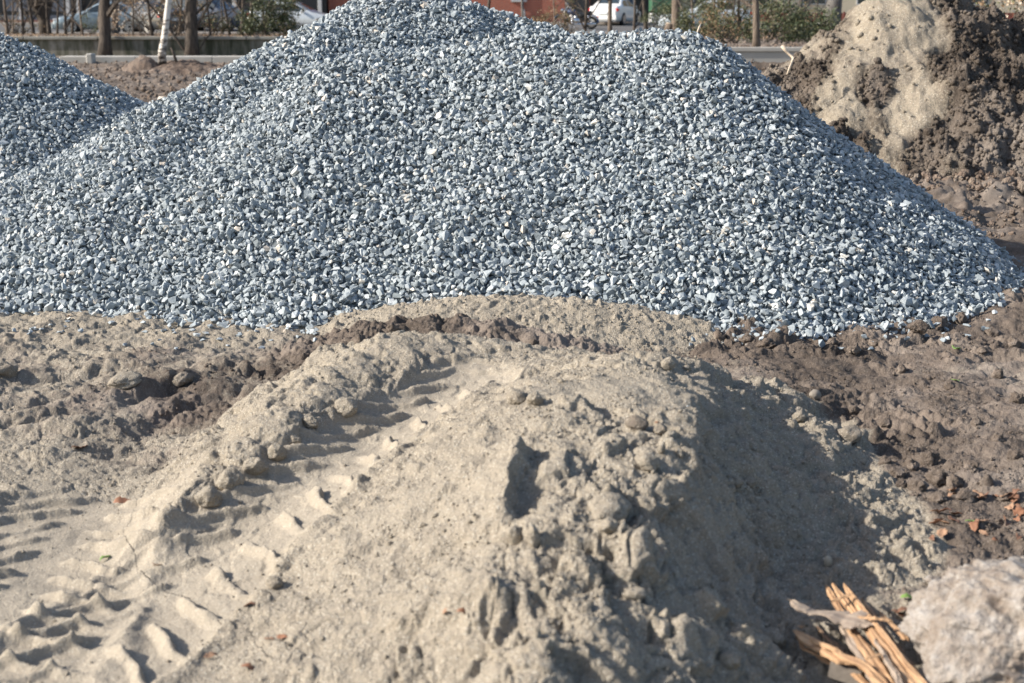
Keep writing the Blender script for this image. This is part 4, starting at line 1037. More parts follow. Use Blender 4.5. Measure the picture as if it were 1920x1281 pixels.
# mound of earth with the birch
gx, gy = np.meshgrid(np.arange(-12.4, -6.2, .035), np.arange(34.6, 41.2, .05)); sh = gx.shape; gx, gy = gx.ravel(), gy.ravel()
bx, by = foot(298, 38).xy
hm = np.maximum(.50 - .62 * np.hypot((gx - X(264, 38)) / .9, (gy - 38.0) / 1.0), .34 - .22 * np.hypot((gx - bx - .5) / 1.2, gy - 38.2))
hm = hm + bg_z(gx, gy) + .07 * billow(gx, gy, 3.2, 5, 701) + .5 * lumps(gx, gy, .16, .5, 705) * .16 - .04
F = grid_faces(*sh); F = F[(hm > bg_z(gx, gy) - .06)[F].all(1)]
a, b, c = compact(np.c_[gx, gy, hm], F, {"soil": np.ones(len(gx)), "smooth": np.zeros(len(gx))})
tag(obj("earth_mound", mesh_np("earth_mound", a, b, M_FARSOIL, c, smooth=True)), "small mound of brown earth around the foot of the birch", "earth mound")

n = 9000; ry = 13.5 + 29 * rng.uniform(0, 1, n) ** 1.3; rx = rng.uniform(-.36, .36, n) * ry * 1.1; rzz = bg_z(rx, ry); rsz = .02 + .12 * rng.beta(1, 6, n)
n2 = 5000; ax_ = rng.uniform(2.4, 6.0, n2); ay_ = rng.uniform(10.7, 15.5, n2); q2 = np.argsort(X2 * 0)[:0]
_ir = np.clip(np.searchsorted(y2, ay_), 0, r2 - 1); _ic = np.clip(np.searchsorted(u2, ax_ / ay_), 0, c2 - 1); az_ = z2.reshape(r2, c2)[_ir, _ic]; k2 = rng.uniform(0, 1, n2) < ss(-.2, .3, fbm(ax_, ay_, 1.2, 2, 540))
rx = np.r_[rx, ax_[k2]]; ry = np.r_[ry, ay_[k2]]; rzz = np.r_[rzz, az_[k2] - .012]; rsz = np.r_[rsz, .008 + .05 * rng.beta(1, 6, k2.sum())]; n = len(rx)
crumbs("earth_rubble", np.c_[rx, ry, rzz + .02], rsz, M_FARSOIL, "loose lumps of earth strewn over the bare ground behind the heaps", rng.uniform(.6, 1, n))
# bark
def bark_mat(name, a, b_, sc=1.0):
    m, t, b = newmat(name); tc = nd(t, "ShaderNodeTexCoord"); mp = nd(t, "ShaderNodeMapping"); mp.inputs["Scale"].default_value = (9 * sc, 9 * sc, 1.5 * sc)
    lk(t, tc.outputs["Object"], mp.inputs["Vector"]); n = noise_n(t, mp.outputs[0], 2.5, 5, .65)
    lk(t, ramp(t, [(.32, a), (.68, b_)], n), b.inputs["Base Color"]); b.inputs["Roughness"].default_value = .95
    bp = nd(t, "ShaderNodeBump"); bp.inputs["Distance"].default_value = .04; lk(t, n, bp.inputs["Height"]); lk(t, bp.outputs[0], b.inputs["Normal"]); return m
M_BARK = bark_mat("dark_bark", (.025, .020, .016), (.12, .095, .075)); M_BARKL = bark_mat("light_brown_bark", (.06, .046, .035), (.22, .17, .13)); M_BARKG = bark_mat("grey_bark", (.06, .056, .052), (.20, .185, .17))
def birch_mat():
    m, t, b = newmat("birch_bark"); tc = nd(t, "ShaderNodeTexCoord"); mp = nd(t, "ShaderNodeMapping"); mp.inputs["Scale"].default_value = (3, 3, 9)
    lk(t, tc.outputs["Object"], mp.inputs["Vector"]); n = noise_n(t, mp.outputs[0], 1.6, 4, .7)
    sx = nd(t, "ShaderNodeSeparateXYZ"); lk(t, tc.outputs["Object"], sx.inputs[0])
    f = math_n(t, 'ADD', n, math_n(t, 'MULTIPLY', sx.outputs[2], .10))
    lk(t, ramp(t, [(.44, (.05, .04, .035)), (.53, (.30, .26, .22)), (.58, (.62, .58, .52)), (1, (.72, .70, .66))], f), b.inputs["Base Color"]); b.inputs["Roughness"].default_value = .7; return m
M_BIRCH = birch_mat()

def tree(px, d, lean, wpx, label, mat, H=7.0, fork=None, seed=0, twigs=60, name="tree", group="trees along the street", basew=1.35, baselift=0):
    """lean: horizontal pixels the trunk travels over 60 px of height"""
    r = random.Random(seed); b0 = foot(px, d); s = d / 2740; R0 = wpx * .5 * s
    root = empty(name, b0); tag(root, label, "tree", group)
    lx = lean / 60.0
    P = []; n = 12; rad = []
    for i in range(n):
        t = i / (n - 1); z = t * H
        P.append((lx * z * (1 - .3 * t) + .04 * H / 7 * math.sin(t * 7 + seed), .05 * math.sin(t * 5 + seed * 2), z - .15)); rad.append(R0 * (1 + (basew - 1) * math.exp(-z / .35)) * (1 - .6 * t ** 1.3))
    tube("trunk", P, rad, mat, 12, root)
    # limbs and bare twigs
    V_, F_ = [], []
    def seg(a, b, ra, rb, k=5):
        t = (b - a).normalized(); u = t.cross(Vector((.3, .2, .9))); u.normalize(); w_ = t.cross(u); o_ = len(V_)
        for c, rr_ in ((a, ra), (b, rb)):
            for j in range(k): V_.append(c + (u * math.cos(j * 6.283 / k) + w_ * math.sin(j * 6.283 / k)) * rr_)
        for j in range(k): F_.append((o_ + j, o_ + (j + 1) % k, o_ + k + (j + 1) % k, o_ + k + j))
    def grow(p, dr, ln, ra, depth):
        q = p
        for _ in range(4):
            dr = (dr + Vector((r.gauss(0, .16), r.gauss(0, .16), r.gauss(0, .10) + .03))).normalized(); e = q + dr * ln / 4; seg(q, e, ra, ra * .82, 5 if ra > .02 else 3); ra *= .82; q = e
            if depth > 0 and r.random() < .75:
                nd_ = (dr + Vector((r.gauss(0, .7), r.gauss(0, .7), r.gauss(0, .4)))).normalized(); grow(q, nd_, ln * .6, ra * .65, depth - 1)
    def flush():
        if V_: mesh_from('limb', list(V_), list(F_), mat, root)
        V_.clear(); F_.clear()
    if fork:
        for (z0, fx_, rr_) in fork:
            k = int(z0 / H * (n - 1)); grow(Vector(P[k]), Vector((fx_, r.uniform(-.2, .2), 1)).normalized(), 3.0, R0 * rr_, 2); flush()
    for i in range(9):
        k = r.randint(int(n * (.10 if i > 5 and wpx < 26 else .42)), n - 1); a = r.uniform(0, 6.28); grow(Vector(P[k]), Vector((math.cos(a), math.sin(a), .8)).normalized(), H * .38, rad[k] * .55, 3 if twigs > 30 else 2); flush()
    return root
tree(80, 62, -3, 22, "thick forked tree with a pale patch of bark, left of the silver car", M_BARK, fork=[(1.0, -.55, .8), (1.0, .5, .8)], seed=1, basew=1.1)
tree(189, 44.6, 6, 21, "dark trunk in front of the stained wall covering the silver car's rear", M_BARK, seed=2, basew=1.5, fork=[(1.9, .6, .3)])
tree(212, 61, 6, 12, "grey trunk right behind the dark one that hides the silver car's rear", M_BARKG, seed=3)
tree(358, 44.4, 0, 24, "dark twig-tangled trunk right of the birch, in front of the wall", M_BARK, seed=5, fork=[(.5, -.7, .25), (.7, .8, .25), (1.1, -.5, .2), (1.3, .9, .2), (.3, .9, .15)])
tree(450, 52, 4, 6, "thin pale trunk beside the dark green shrub", M_BARKL, seed=6, H=5)
tree(428, 54, -9, 5, "thin dark leaning trunk beside the red tail light", M_BARK, seed=7, H=5)
tree(910, 66, 8, 7, "thin curved dark trunk in front of the brick building's left corner", M_BARK, seed=8, H=5)
tree(982, 64, -2, 5, "thin pale trunk in front of the brick building", M_BARKG, seed=9, H=5)
tree(1146, 62, -1, 8, "slim upright trunk in front of the white car's rear corner", M_BARKL, seed=10, H=5.5)
tree(1216, 62, -10, 8, "curved leaning trunk right of the white car", M_BARK, seed=11, H=5)
tree(1270, 56, -4, 17, "sturdy brown trunk beside the cut stump behind the gravel crest", M_BARKL, seed=12, H=6)
tree(1421, 34.9, -4, 13, "straight light brown trunk rising behind the low grey wall", M_BARKL, seed=13, H=6)
tree(1558, 60, 5, 30, "massive grey trunk beside the top of the soil heap", M_BARKG, seed=14, H=8)
tree(1372, 55, 6, 4, "thin dark stem among the right-hand shrubs", M_BARK, seed=15, H=4)
tree(1508, 52, -5, 8, "thin forked grey stem in front of the red fence", M_BARKG, seed=16, H=4.5, fork=[(.8, -.6, .5), (.9, .6, .5)])
tree(104, 60, 6, 4, "thin stem just left of the silver car's front wheel", M_BARK, seed=17, H=4)
tree(133, 60, 3, 5, "thin stem in front of the silver car's front door", M_BARK, seed=18, H=4)
tree(38, 58, 1, 5, "thin forked sapling at the upper left corner", M_BARK, seed=19, H=4, fork=[(.35, -.9, .6), (.4, .9, .6)])
tree(8, 58, 2, 6, "thin reddish sapling at the very corner of the photo", M_BARKL, seed=20, H=4, fork=[(.3, .5, .5)])
tree(88, 61, 1, 6, "dark post-like stem beside the thick forked tree", M_BARK, seed=21, H=3.5)
for i, (px, d, lean) in enumerate([(20,57,3),(58,60,-4),(118,58,5),(152,57,-2),(246,52,4),(284,50,-6),(332,51,7),(392,50,-5),(414,56,2),(470,53,3),(498,55,-6),(530,57,5),(1042,61,-5),(1096,64,4),(1188,60,3),(1302,54,-4),(1336,53,5),(1388,50,-3),(1450,46,4),(1486,48,-6),(1530,47,3)]):
    tree(px, d, lean, 3 + (i * 7) % 4, "thin bare sapling", M_BARK if i % 3 else M_BARKL, seed=100 + i, H=3.2 + (i % 4) * .4, twigs=20, name="sapling", group="thin saplings along the street", fork=[(.5, -.8 if i % 2 else .7, .6), (.9, .6, .5)])
# birch
b0 = foot(298, 38); root = empty("birch_tree", (b0.x, b0.y, b0.z + .28)); tag(root, "leaning white birch trunk growing out of the earth mound", "birch tree", "trees along the street")
P = [(0, 0, -.1), (.02, 0, .25), (.10, 0, .6), (.17, 0, 1.0), (.26, 0, 1.5), (.30, 0, 2.4), (.45, 0, 3.6), (.5, .1, 5), (.6, .1, 6.5)]
tube("trunk", P, [.12, .10, .085, .08, .075, .07, .06, .045, .02], M_BIRCH, 12, root)
for i in range(9):
    r = random.Random(i + 60); z = 2.4 + i * .42; q = Vector((.32 + (z - 2.4) * .07, 0, z)); a = i * 2.4; pts_ = [q]
    for k in range(4): pts_.append(pts_[-1] + Vector((math.cos(a) * .35, math.sin(a) * .35, .32 - k * .1)) + Vector((r.gauss(0, .05), r.gauss(0, .05), 0)))
    tube("branch", pts_, [.022, .016, .012, .008, .004], M_BIRCH, 6, root)
tag(tube("broken_stick", [foot(318, 37.8) + Vector((.1, 0, .25)), foot(318, 37.8) + Vector((.03, 0, .50)), foot(317, 37.8) + Vector((-.02, 0, .62))], [.04, .035, .01], M_BARK), "short dark broken stick standing beside the birch", "stick")
# cut stump
p = foot(1254, 56); st = empty("tree_stump", p); tag(st, "short cut stump with a pale top, left of the sturdy brown trunk", "stump")
tube("stump", [(0, 0, -.1), (0, 0, .2), (.05, 0, .42)], [.19, .17, .16], M_BARKL, 12, st); tube("cut_face", [(.05, 0, .42), (.055, 0, .45)], [.15, .14], M_PALE, 12, st)

# shrubs: many leaves on thin stems
M_SHG = simple("shrub_leaf_green", (.05, .068, .026), .6, var=.6, scale=6); M_SHO = simple("shrub_leaf_olive", (.10, .10, .04), .6, var=.5, scale=6); M_SHB = simple("shrub_leaf_brown", (.24, .155, .085), .7, var=.5, scale=6)
def shrub(px, d, w_, h_, n, label, mats, size=.05, seed=0, stems=9, zc=.0, depth=None, name="shrub", group="shrubs along the street"):
    r = np.random.default_rng(seed); n = int(n * 2.0); h_ *= 1.15; size *= 1.15; b0 = foot(px, d); root = empty(name, b0); tag(root, label, "shrub", group)
    dp = depth or w_ * .5
    # clumps of leaves
    K = max(6, int(n / 60)); cen = np.c_[r.uniform(-w_ / 2, w_ / 2, K), r.uniform(-dp / 2, dp / 2, K), zc + (h_ - zc) * r.uniform(.08, 1, K)]
    cen[:, 2] *= 1 - .35 * (np.abs(cen[:, 0]) / (w_ / 2)) ** 2
    idx = r.integers(0, K, n); P = cen[idx] + r.normal(0, 1, (n, 3)) * np.array([.16, .16, .12]) * max(.6, min(1.6, w_ / 2))
    P[:, 2] = np.abs(P[:, 2]) + .02
    q = np.array([[-.5, -.02, 0], [0, -.32, .08], [.5, 0, 0], [0, .32, .08]]); sz = size * r.uniform(.6, 1.4, n)
    Rm = rand_rot(n); V_ = np.einsum('nij,vj->nvi', Rm, q) * sz[:, None, None] + P[:, None]
    F_ = np.arange(n * 4).reshape(n, 4)
    me = mesh_np("foliage", V_.reshape(-1, 3), F_, mats, fmat=r.integers(0, len(mats), n)); obj("foliage", me, root)
    V2, F2 = [], []
    for s in range(stems):
        a = Vector((r.uniform(-w_ * .25, w_ * .25), r.uniform(-.1, .1), -.05)); b_ = Vector(cen[r.integers(0, K)]); m_ = (a + b_) / 2 + Vector((r.normal(0, .1), 0, .08))
        for (u, v, ra, rb) in ((a, m_, .014, .010), (m_, b_, .010, .004)):
            t = (v - u).normalized(); e = t.cross(Vector((.1, 1, .1))).normalized(); f = t.cross(e); o_ = len(V2)
            for c, rr_ in ((u, ra), (v, rb)):
                for j in range(4): V2.append(c + (e * math.cos(j * 1.571) + f * math.sin(j * 1.571)) * rr_ * (d / 50))
            for j in range(4): F2.append((o_ + j, o_ + (j + 1) % 4, o_ + 4 + (j + 1) % 4, o_ + 4 + j))
    mesh_from("stems", V2, F2, M_BARK, root)
    return root
shrub(505, 50, 1.7, 1.25, 1900, "dense dark green shrub above the wall beside the gravel slope", [M_SHG, M_SHG, M_SHO], .065, 1)
shrub(475, 52, 1.2, .8, 700, "green shrub left of the densest one, around the thin pale trunk", [M_SHG, M_SHO], .06, 2)
shrub(540, 56, 1.3, 1.5, 800, "sparse yellowing shrub in front of the pale car, by the gravel slope", [M_SHO, M_SHB, M_SHG], .06, 3)
shrub(400, 52, .9, .65, 420, "low green and brown shrub under the red and yellow tail light", [M_SHO, M_SHB, M_SHG], .055, 4)
shrub(262, 54, 2.2, 1.5, 900, "bush of dry pale brown leaves left of the birch", [M_SHB, M_SHB, M_PALE], .06, 5, zc=.3)
shrub(340, 50, 1.4, 1.2, 500, "tangle of dry brown leaves right of the birch", [M_SHB, M_SHB, M_SHO], .055, 6, zc=.3, stems=26)
shrub(170, 56, .9, .6, 160, "sparse little green bush in front of the silver car's door", [M_SHG, M_SHO], .055, 7)
shrub(1030, 62, 1.8, 1.05, 800, "dry brown-leaved bush in front of the motorcycle's front wheel", [M_SHB, M_SHB, M_SHO], .06, 8, stems=16)
shrub(1060, 63, .9, 1.4, 200, "bare twiggy bush in front of the motorcycle's engine", [M_SHB, M_SHO], .05, 28, stems=16)
shrub(1238, 58, 1.3, 1.1, 800, "green bush between the leaning trunk and the stump", [M_SHG, M_SHO, M_SHG], .06, 9)
shrub(1310, 52, 1.5, 1.15, 1100, "green bush just right of the sturdy brown trunk", [M_SHG, M_SHO], .06, 10)
shrub(1360, 50, 1.4, 1.3, 1100, "olive bush in front of the hidden car's red lamp", [M_SHO, M_SHG, M_SHB], .06, 11)
shrub(1365, 42, 1.6, .75, 700, "low scrub of dry stems and leaves left of the straight trunk", [M_SHB, M_SHO, M_SHG], .05, 12, stems=30)
shrub(1455, 42, 1.7, 1.0, 1600, "dark green bush right of the straight trunk, above the low wall", [M_SHG, M_SHG, M_SHO], .06, 13)
shrub(1520, 44, 1.5, .9, 1300, "darkest bush beside the left slope of the soil heap", [M_SHG, M_SHG, M_SHG, M_SHO], .06, 14)
shrub(1480, 54, 2.2, 1.0, 900, "olive bush in front of the dark red fence", [M_SHG, M_SHO, M_SHB], .06, 15)
shrub(1390, 62, 3.0, 2.0, 1300, "tall loose bush with yellow leaves behind the straight trunk", [M_SHO, M_SHG, M_SHB], .07, 16)
shrub(1290, 64, 2.4, 2.0, 900, "tall loose green bush behind the sturdy trunk", [M_SHG, M_SHO], .07, 17)
shrub(1895, 30, 3.0, 2.2, 1300, "dry straw-coloured brush on the skyline behind the soil heap", [M_PALE, M_SHB, M_SHO], .07, 18, stems=60)
shrub(30, 60, 1.6, .8, 250, "sparse dry weeds at the upper left corner", [M_SHB, M_SHO], .05, 19, stems=24)
# weeds and litter on the terrace
n = 9000; rx = rng.uniform(-20, 14, n); ry = rng.uniform(45.5, 66, n); rzz = bg_z(rx, ry) + .02
v, f, tt = scatter(np.c_[rx, ry, rzz], .05 * rng.uniform(.5, 1.5, n), [(np.array([[-.6, 0, 0], [0, -.4, .3], [.6, 0, .1], [0, .4, -.1]]), np.array([[0, 1, 2], [0, 2, 3]]))], rand_rot(n), np.zeros(n))
lit = obj("leaf_litter", mesh_np("leaf_litter", v, f, [M_SHB])); tag(lit, "brown leaf litter strewn over the strip of earth behind the wall", kind="stuff")

# street
M_ASPH = simple("asphalt", (.085, .082, .08), .9, var=.2, scale=3, bump=.003); M_PAVE = simple("beige_paving", (.34, .27, .22), .9, var=.15, scale=2)
def strip(name, u0, u1, ys, mat, dz, label):
    V_, F_ = [], []; xs = np.linspace(u0, u1, 30)
    for y in ys:
        for x in xs: V_.append((x, y, bz(x, y) + dz))
    for j in range(len(ys) - 1):
        for i in range(29): a = j * 30 + i; F_.append((a, a + 1, a + 31, a + 30))
    return tag(mesh_from(name, V_, F_, mat), label, kind="structure")
strip("road", -60, 60, list(np.linspace(66.4, 80, 14)), M_ASPH, .03, "grey street surface with parked cars")
strip("pavement", -60, 60, list(np.linspace(80.2, 89.5, 8)), M_PAVE, .06, "beige paved pavement in front of the buildings")
M_KERB = simple("kerb_stone", (.38, .34, .30), .85, var=.15)
tag(boxes("street_kerb", [(-58 + i * 2.0, -56.02 + i * 2.0, 80.0, 80.2, .70, .92) for i in range(58)], M_KERB, None, .01), "row of kerb stones along the far side of the street", "kerb")
tag(boxes("street_kerb", [(-58 + i * 2.0, -56.02 + i * 2.0, 66.2, 66.4, .35, .62) for i in range(58)], M_KERB, None, .01), "row of kerb stones along the near side of the street", "kerb")

# ------------------------------------------------------------------ cars
def paint(name, c, metal=.3): return simple(name, c, .28, metal, var=.04, coat=.6)
M_GLASS, t_, b_ = newmat("car_glass"); b_.inputs["Base Color"].default_value = (.03, .04, .045, 1); b_.inputs["Roughness"].default_value = .05; b_.inputs["Specular IOR Level"].default_value = .8
M_TYRE = simple("tyre_rubber", (.02, .02, .02), .85); M_RIM = simple("alloy_rim", (.60, .60, .60), .3, .8, var=.05); M_BLACKP = simple("black_plastic", (.02, .02, .022), .5)
M_RED = simple("red_lamp", (.55, .02, .02), .2, coat=.8, var=.05); M_ORANGE = simple("amber_lamp", (.75, .30, .04), .2, coat=.8); M_CLEAR = simple("clear_lamp", (.70, .70, .70), .15, .3); M_PLATE = simple("number_plate", (.75, .75, .72), .5)
M_CHROME = simple("chrome", (.75, .75, .76), .12, 1.0, var=.03)
CARS = {  # (x, roof/hood height, waist height, half width) from nose to tail; cabin stations have roof > waist
 'sedan': dict(L=4.5, st=[(0, .52, .50, .62), (.08, .66, .60, .76), (.35, .76, .70, .84), (1.05, .90, .86, .87), (1.28, .95, .93, .87), (2.05, 1.38, .95, .87), (2.5, 1.44, .96, .87), (3.1, 1.42, .97, .87), (3.75, 1.06, .99, .86), (3.95, 1.02, 1.0, .85), (4.35, 1.0, .97, .81), (4.47, .90, .86, .76), (4.5, .62, .58, .70)], wheels=(.85, 3.48)),
 'suv': dict(L=4.6, st=[(0, .62, .60, .70), (.08, .85, .80, .82), (.35, .98, .92, .90), (1.1, 1.10, 1.06, .92), (1.3, 1.16, 1.12, .92), (1.95, 1.66, 1.12, .92), (2.5, 1.74, 1.12, .92), (3.6, 1.74, 1.13, .92), (4.25, 1.66, 1.14, .90), (4.5, 1.16, 1.14, .88), (4.57, 1.0, .98, .86), (4.6, .60, .58, .80)], wheels=(.9, 3.6)),
}
def car(kind, loc, rz, pm, label, rear=True, name="parked_car", amber=False, group="cars parked along the street", scale=1.0):
    C = CARS[kind]; Ln = C['L']; st_ = C['st']; root = empty(name, loc, rz); root.scale = (scale,) * 3; tag(root, label, "car", group)
    # refine stations
    xs = np.array([s[0] for s in st_]); X_ = np.unique(np.concatenate([xs, np.linspace(0, Ln, 40)]))
    zt, zw, hw = (np.interp(X_, xs, [s[k] for s in st_]) for k in (1, 2, 3))
    def sect(i):
        w_, zr, zb = hw[i], zt[i], min(zw[i], zt[i] - .015); cab = max(0, zr - zb - .05)
        inn = min(1, cab / .4)
        return [(w_ * .86, .20), (w_ * .97, .28), (w_ * 1.0, .50), (w_ * .99, zb - .06 if zb > .6 else .5 + (zb - .5) * .8), (w_ * (.955), zb), (w_ * (.93 - .19 * inn), zb + (zr - zb) * .86), (w_ * (.80 - .18 * inn), zr - .008), (w_ * .40, zr + .012 * inn), (0, zr + .02 * inn)]
    n = len(X_); V_, F_ = [], []
    for i in range(n):
        s = sect(i); ringp = [(X_[i], y, z) for (y, z) in s] + [(X_[i], -y, z) for (y, z) in s[::-1][1:]]; V_ += ringp
    k = 17
    for i in range(n - 1):
        for j in range(k - 1): F_.append((i * k + j, i * k + j + 1, (i + 1) * k + j + 1, (i + 1) * k + j))
        F_.append((i * k + k - 1, i * k, (i + 1) * k, (i + 1) * k + k - 1))
    F_.append(tuple(range(k))); F_.append(tuple(range((n - 1) * k, n * k))[::-1])
    body = mesh_from("body", V_, F_, pm, root, smooth=True)
    def P(x, j, side=1, o_=0.0):
        i = int(np.clip(np.searchsorted(X_, x), 1, n - 1)); f = (x - X_[i - 1]) / (X_[i] - X_[i - 1] + 1e-9)
        j0 = int(j); fj = j - j0; a = sect(i - 1); b = sect(i); ca = [a[j0][q] * (1 - fj) + a[min(j0 + 1, 8)][q] * fj for q in (0, 1)]; cb = [b[j0][q] * (1 - fj) + b[min(j0 + 1, 8)][q] * fj for q in (0, 1)]
        return Vector((x, side * (ca[0] * (1 - f) + cb[0] * f + o_), ca[1] * (1 - f) + cb[1] * f))
    cab = [x for x, t_, w_ in zip(X_, zt, zw) if t_ - w_ > .12]; c0, c1 = min(cab), max(cab); xm = (c0 + c1) / 2 + .02
    roofs = [x for x, t_ in zip(X_, zt) if t_ > max(zt) - .07]; r0, r1 = min(roofs), max(roofs)
    for side in (-1, 1):
        for (a0, a1) in ((c0 + .12, xm - .05), (xm + .05, c1 - .15)):
            W, G = [], []; m_ = 8
            for q in range(m_ + 1):
                x = a0 + (a1 - a0) * q / m_
                for j in (4.10, 4.5, 4.92): 
                    W.append(P(x, j, side, .006))
            for q in range(m_):
                for j in range(2): G.append((q * 3 + j, q * 3 + j + 1, q * 3 + 4 + j, q * 3 + 3 + j))
            mesh_from("side_window", W, G, M_GLASS, root, smooth=True)
    for nm, (a0, a1) in (("windscreen", (c0 - .02, r0 - .03)), ("rear_window", (r1 + .06, c1 + .03))):
        W, G = [], []
        for q in range(7):
            x = a0 + (a1 - a0) * q / 6
            for yv in np.linspace(-1, 1, 7):
                p_ = P(x, 6.15, 1); W.append(Vector((x, yv * (p_.y - .015), p_.z + .012 + .012 * (1 - yv * yv))))
        for q in range(6):
            for j in range(6): G.append((q * 7 + j, q * 7 + j + 1, q * 7 + 8 + j, q * 7 + 7 + j))
        mesh_from(nm, W, G, M_GLASS, root, smooth=True)
    # wheels
    wr = .315 if kind == 'sedan' else .36
    for wx_ in C['wheels']:
        for side in (-1, 1):
            ya = hw[int(np.searchsorted(X_, wx_))]
            ar = tube("wheel_arch", [(wx_, side * (ya - .12), wr), (wx_, side * (ya + .004), wr)], [wr + .055] * 2, M_BLACKP, 28, root)
            wh = tube("wheel", [(wx_, side * (ya - .18), wr), (wx_, side * (ya - .17), wr), (wx_, side * (ya + .0), wr), (wx_, side * (ya + .02), wr)], [wr * .92, wr, wr, wr * .93], M_TYRE, 28, root)
            V2, F2 = [], []
            for sp in range(9):
                a = sp * 2 * math.pi / 9; ca, sa = math.cos(a), math.sin(a)
                for (rr_, hw_) in ((.06, .035), (wr * .66, .03)):
                    for sgn in (-1, 1): V2.append((wx_ + ca * rr_ - sa * hw_ * sgn, side * (ya + .032), wr + sa * rr_ + ca * hw_ * sgn))
                b0_ = len(V2) - 4; F2.append((b0_, b0_ + 1, b0_ + 3, b0_ + 2))
            for q in range(28):
                a = q * 2 * math.pi / 28; a2 = (q + 1) * 2 * math.pi / 28; b0_ = len(V2)
                for aa in (a, a2):
                    for rr_ in (wr * .62, wr * .72): V2.append((wx_ + math.cos(aa) * rr_, side * (ya + .030), wr + math.sin(aa) * rr_))
                F2.append((b0_, b0_ + 1, b0_ + 3, b0_ + 2))
            mesh_from("rim", V2, F2, M_RIM, wh)
    # lamps, bumpers, mirrors, plates
    zl = .62 if kind == 'sedan' else .82; zr_ = .82 if kind == 'sedan' else 1.0; we = hw[-3]
    for side in (-1, 1):
        boxes("headlight", [sorted2((.05, .30), (side * .50, side * .765), (zl - .07, zl + .07))], M_CLEAR, root, .02)
        boxes("tail_light", [sorted2((Ln - .32, Ln - .028), (side * .50, side * (we + .028)), (zr_ - .085, zr_ + .085))], M_RED, root, .02)
        if amber: boxes("indicator", [sorted2((Ln - .30, Ln - .02), (side * .55, side * (we + .034)), (zr_ - .03, zr_ + .03))], M_ORANGE, root, .01)
        mi = C['st'][4][0] + .35; boxes("wing_mirror", [sorted2((mi, mi + .12), (side * .86, side * 1.02), (.93 + (kind == 'suv') * .18, 1.05 + (kind == 'suv') * .18))], pm, root, .025)
        boxes("door_handle", [sorted2((q, q + .16), (side * .86, side * (.885 + (kind == 'suv') * .045)), (.80, .825)) for q in (xm - .25, xm + .70)], pm, root, .005)
    boxes("rear_bumper", [(Ln - .16, Ln + .045, -.78, .78, .28, .52)], pm, root, .03); boxes("front_bumper", [(-.05, .16, -.72, .72, .22, .45)], pm, root, .03)
    boxes("number_plate", [(Ln + .012, Ln + .052, -.26, .26, .60, .71)], M_PLATE, root)
    return root
def sorted2(*ab): return tuple(v for a in ab for v in sorted(a))
P_SIL = paint("silver_blue_paint", (.30, .37, .40), .35); P_WHT = paint("white_paint", (.68, .68, .66), .0); P_DRK = paint("dark_blue_paint", (.02, .03, .05), .3); P_GRY = paint("dark_grey_paint", (.05, .055, .06), .3); P_LGT = paint("light_silver_paint", (.5, .53, .55), .2)
f_ = foot(101, 68.2); car('sedan', (f_.x, 68.2, .53), R(8), P_SIL, "silver-blue saloon car seen from its side at the upper left, partly behind trunks")
f_ = foot(1216, 81); 
car('sedan', (X(1178, 82), 82, .78), R(248), P_WHT, "white saloon car seen from its rear corner with a red tail light, beside the motorcycle")
f_ = foot(330, 69); car('sedan', (f_.x - 3.0, 66.9 + 3.0, .53), R(-40), P_GRY, "dark saloon car with red tail lights hidden behind the dry bush and birch")
f_ = foot(410, 69); car('suv', (X(470, 71.5), 71.5, .55), R(160), P_DRK, "dark blue off-road car with a red and amber tail light above the green shrubs", amber=True)
f_ = foot(545, 69); car('sedan', (X(640, 70.5), 70.5, .55), R(172), P_LGT, "pale silver car with a red tail light partly behind the gravel slope", amber=False)
car('sedan', (X(1235, 73), 71.5, .62), R(2), paint("pale_blue_paint", (.60, .66, .70), .1), "pale car mostly hidden behind the green bushes right of the white car")

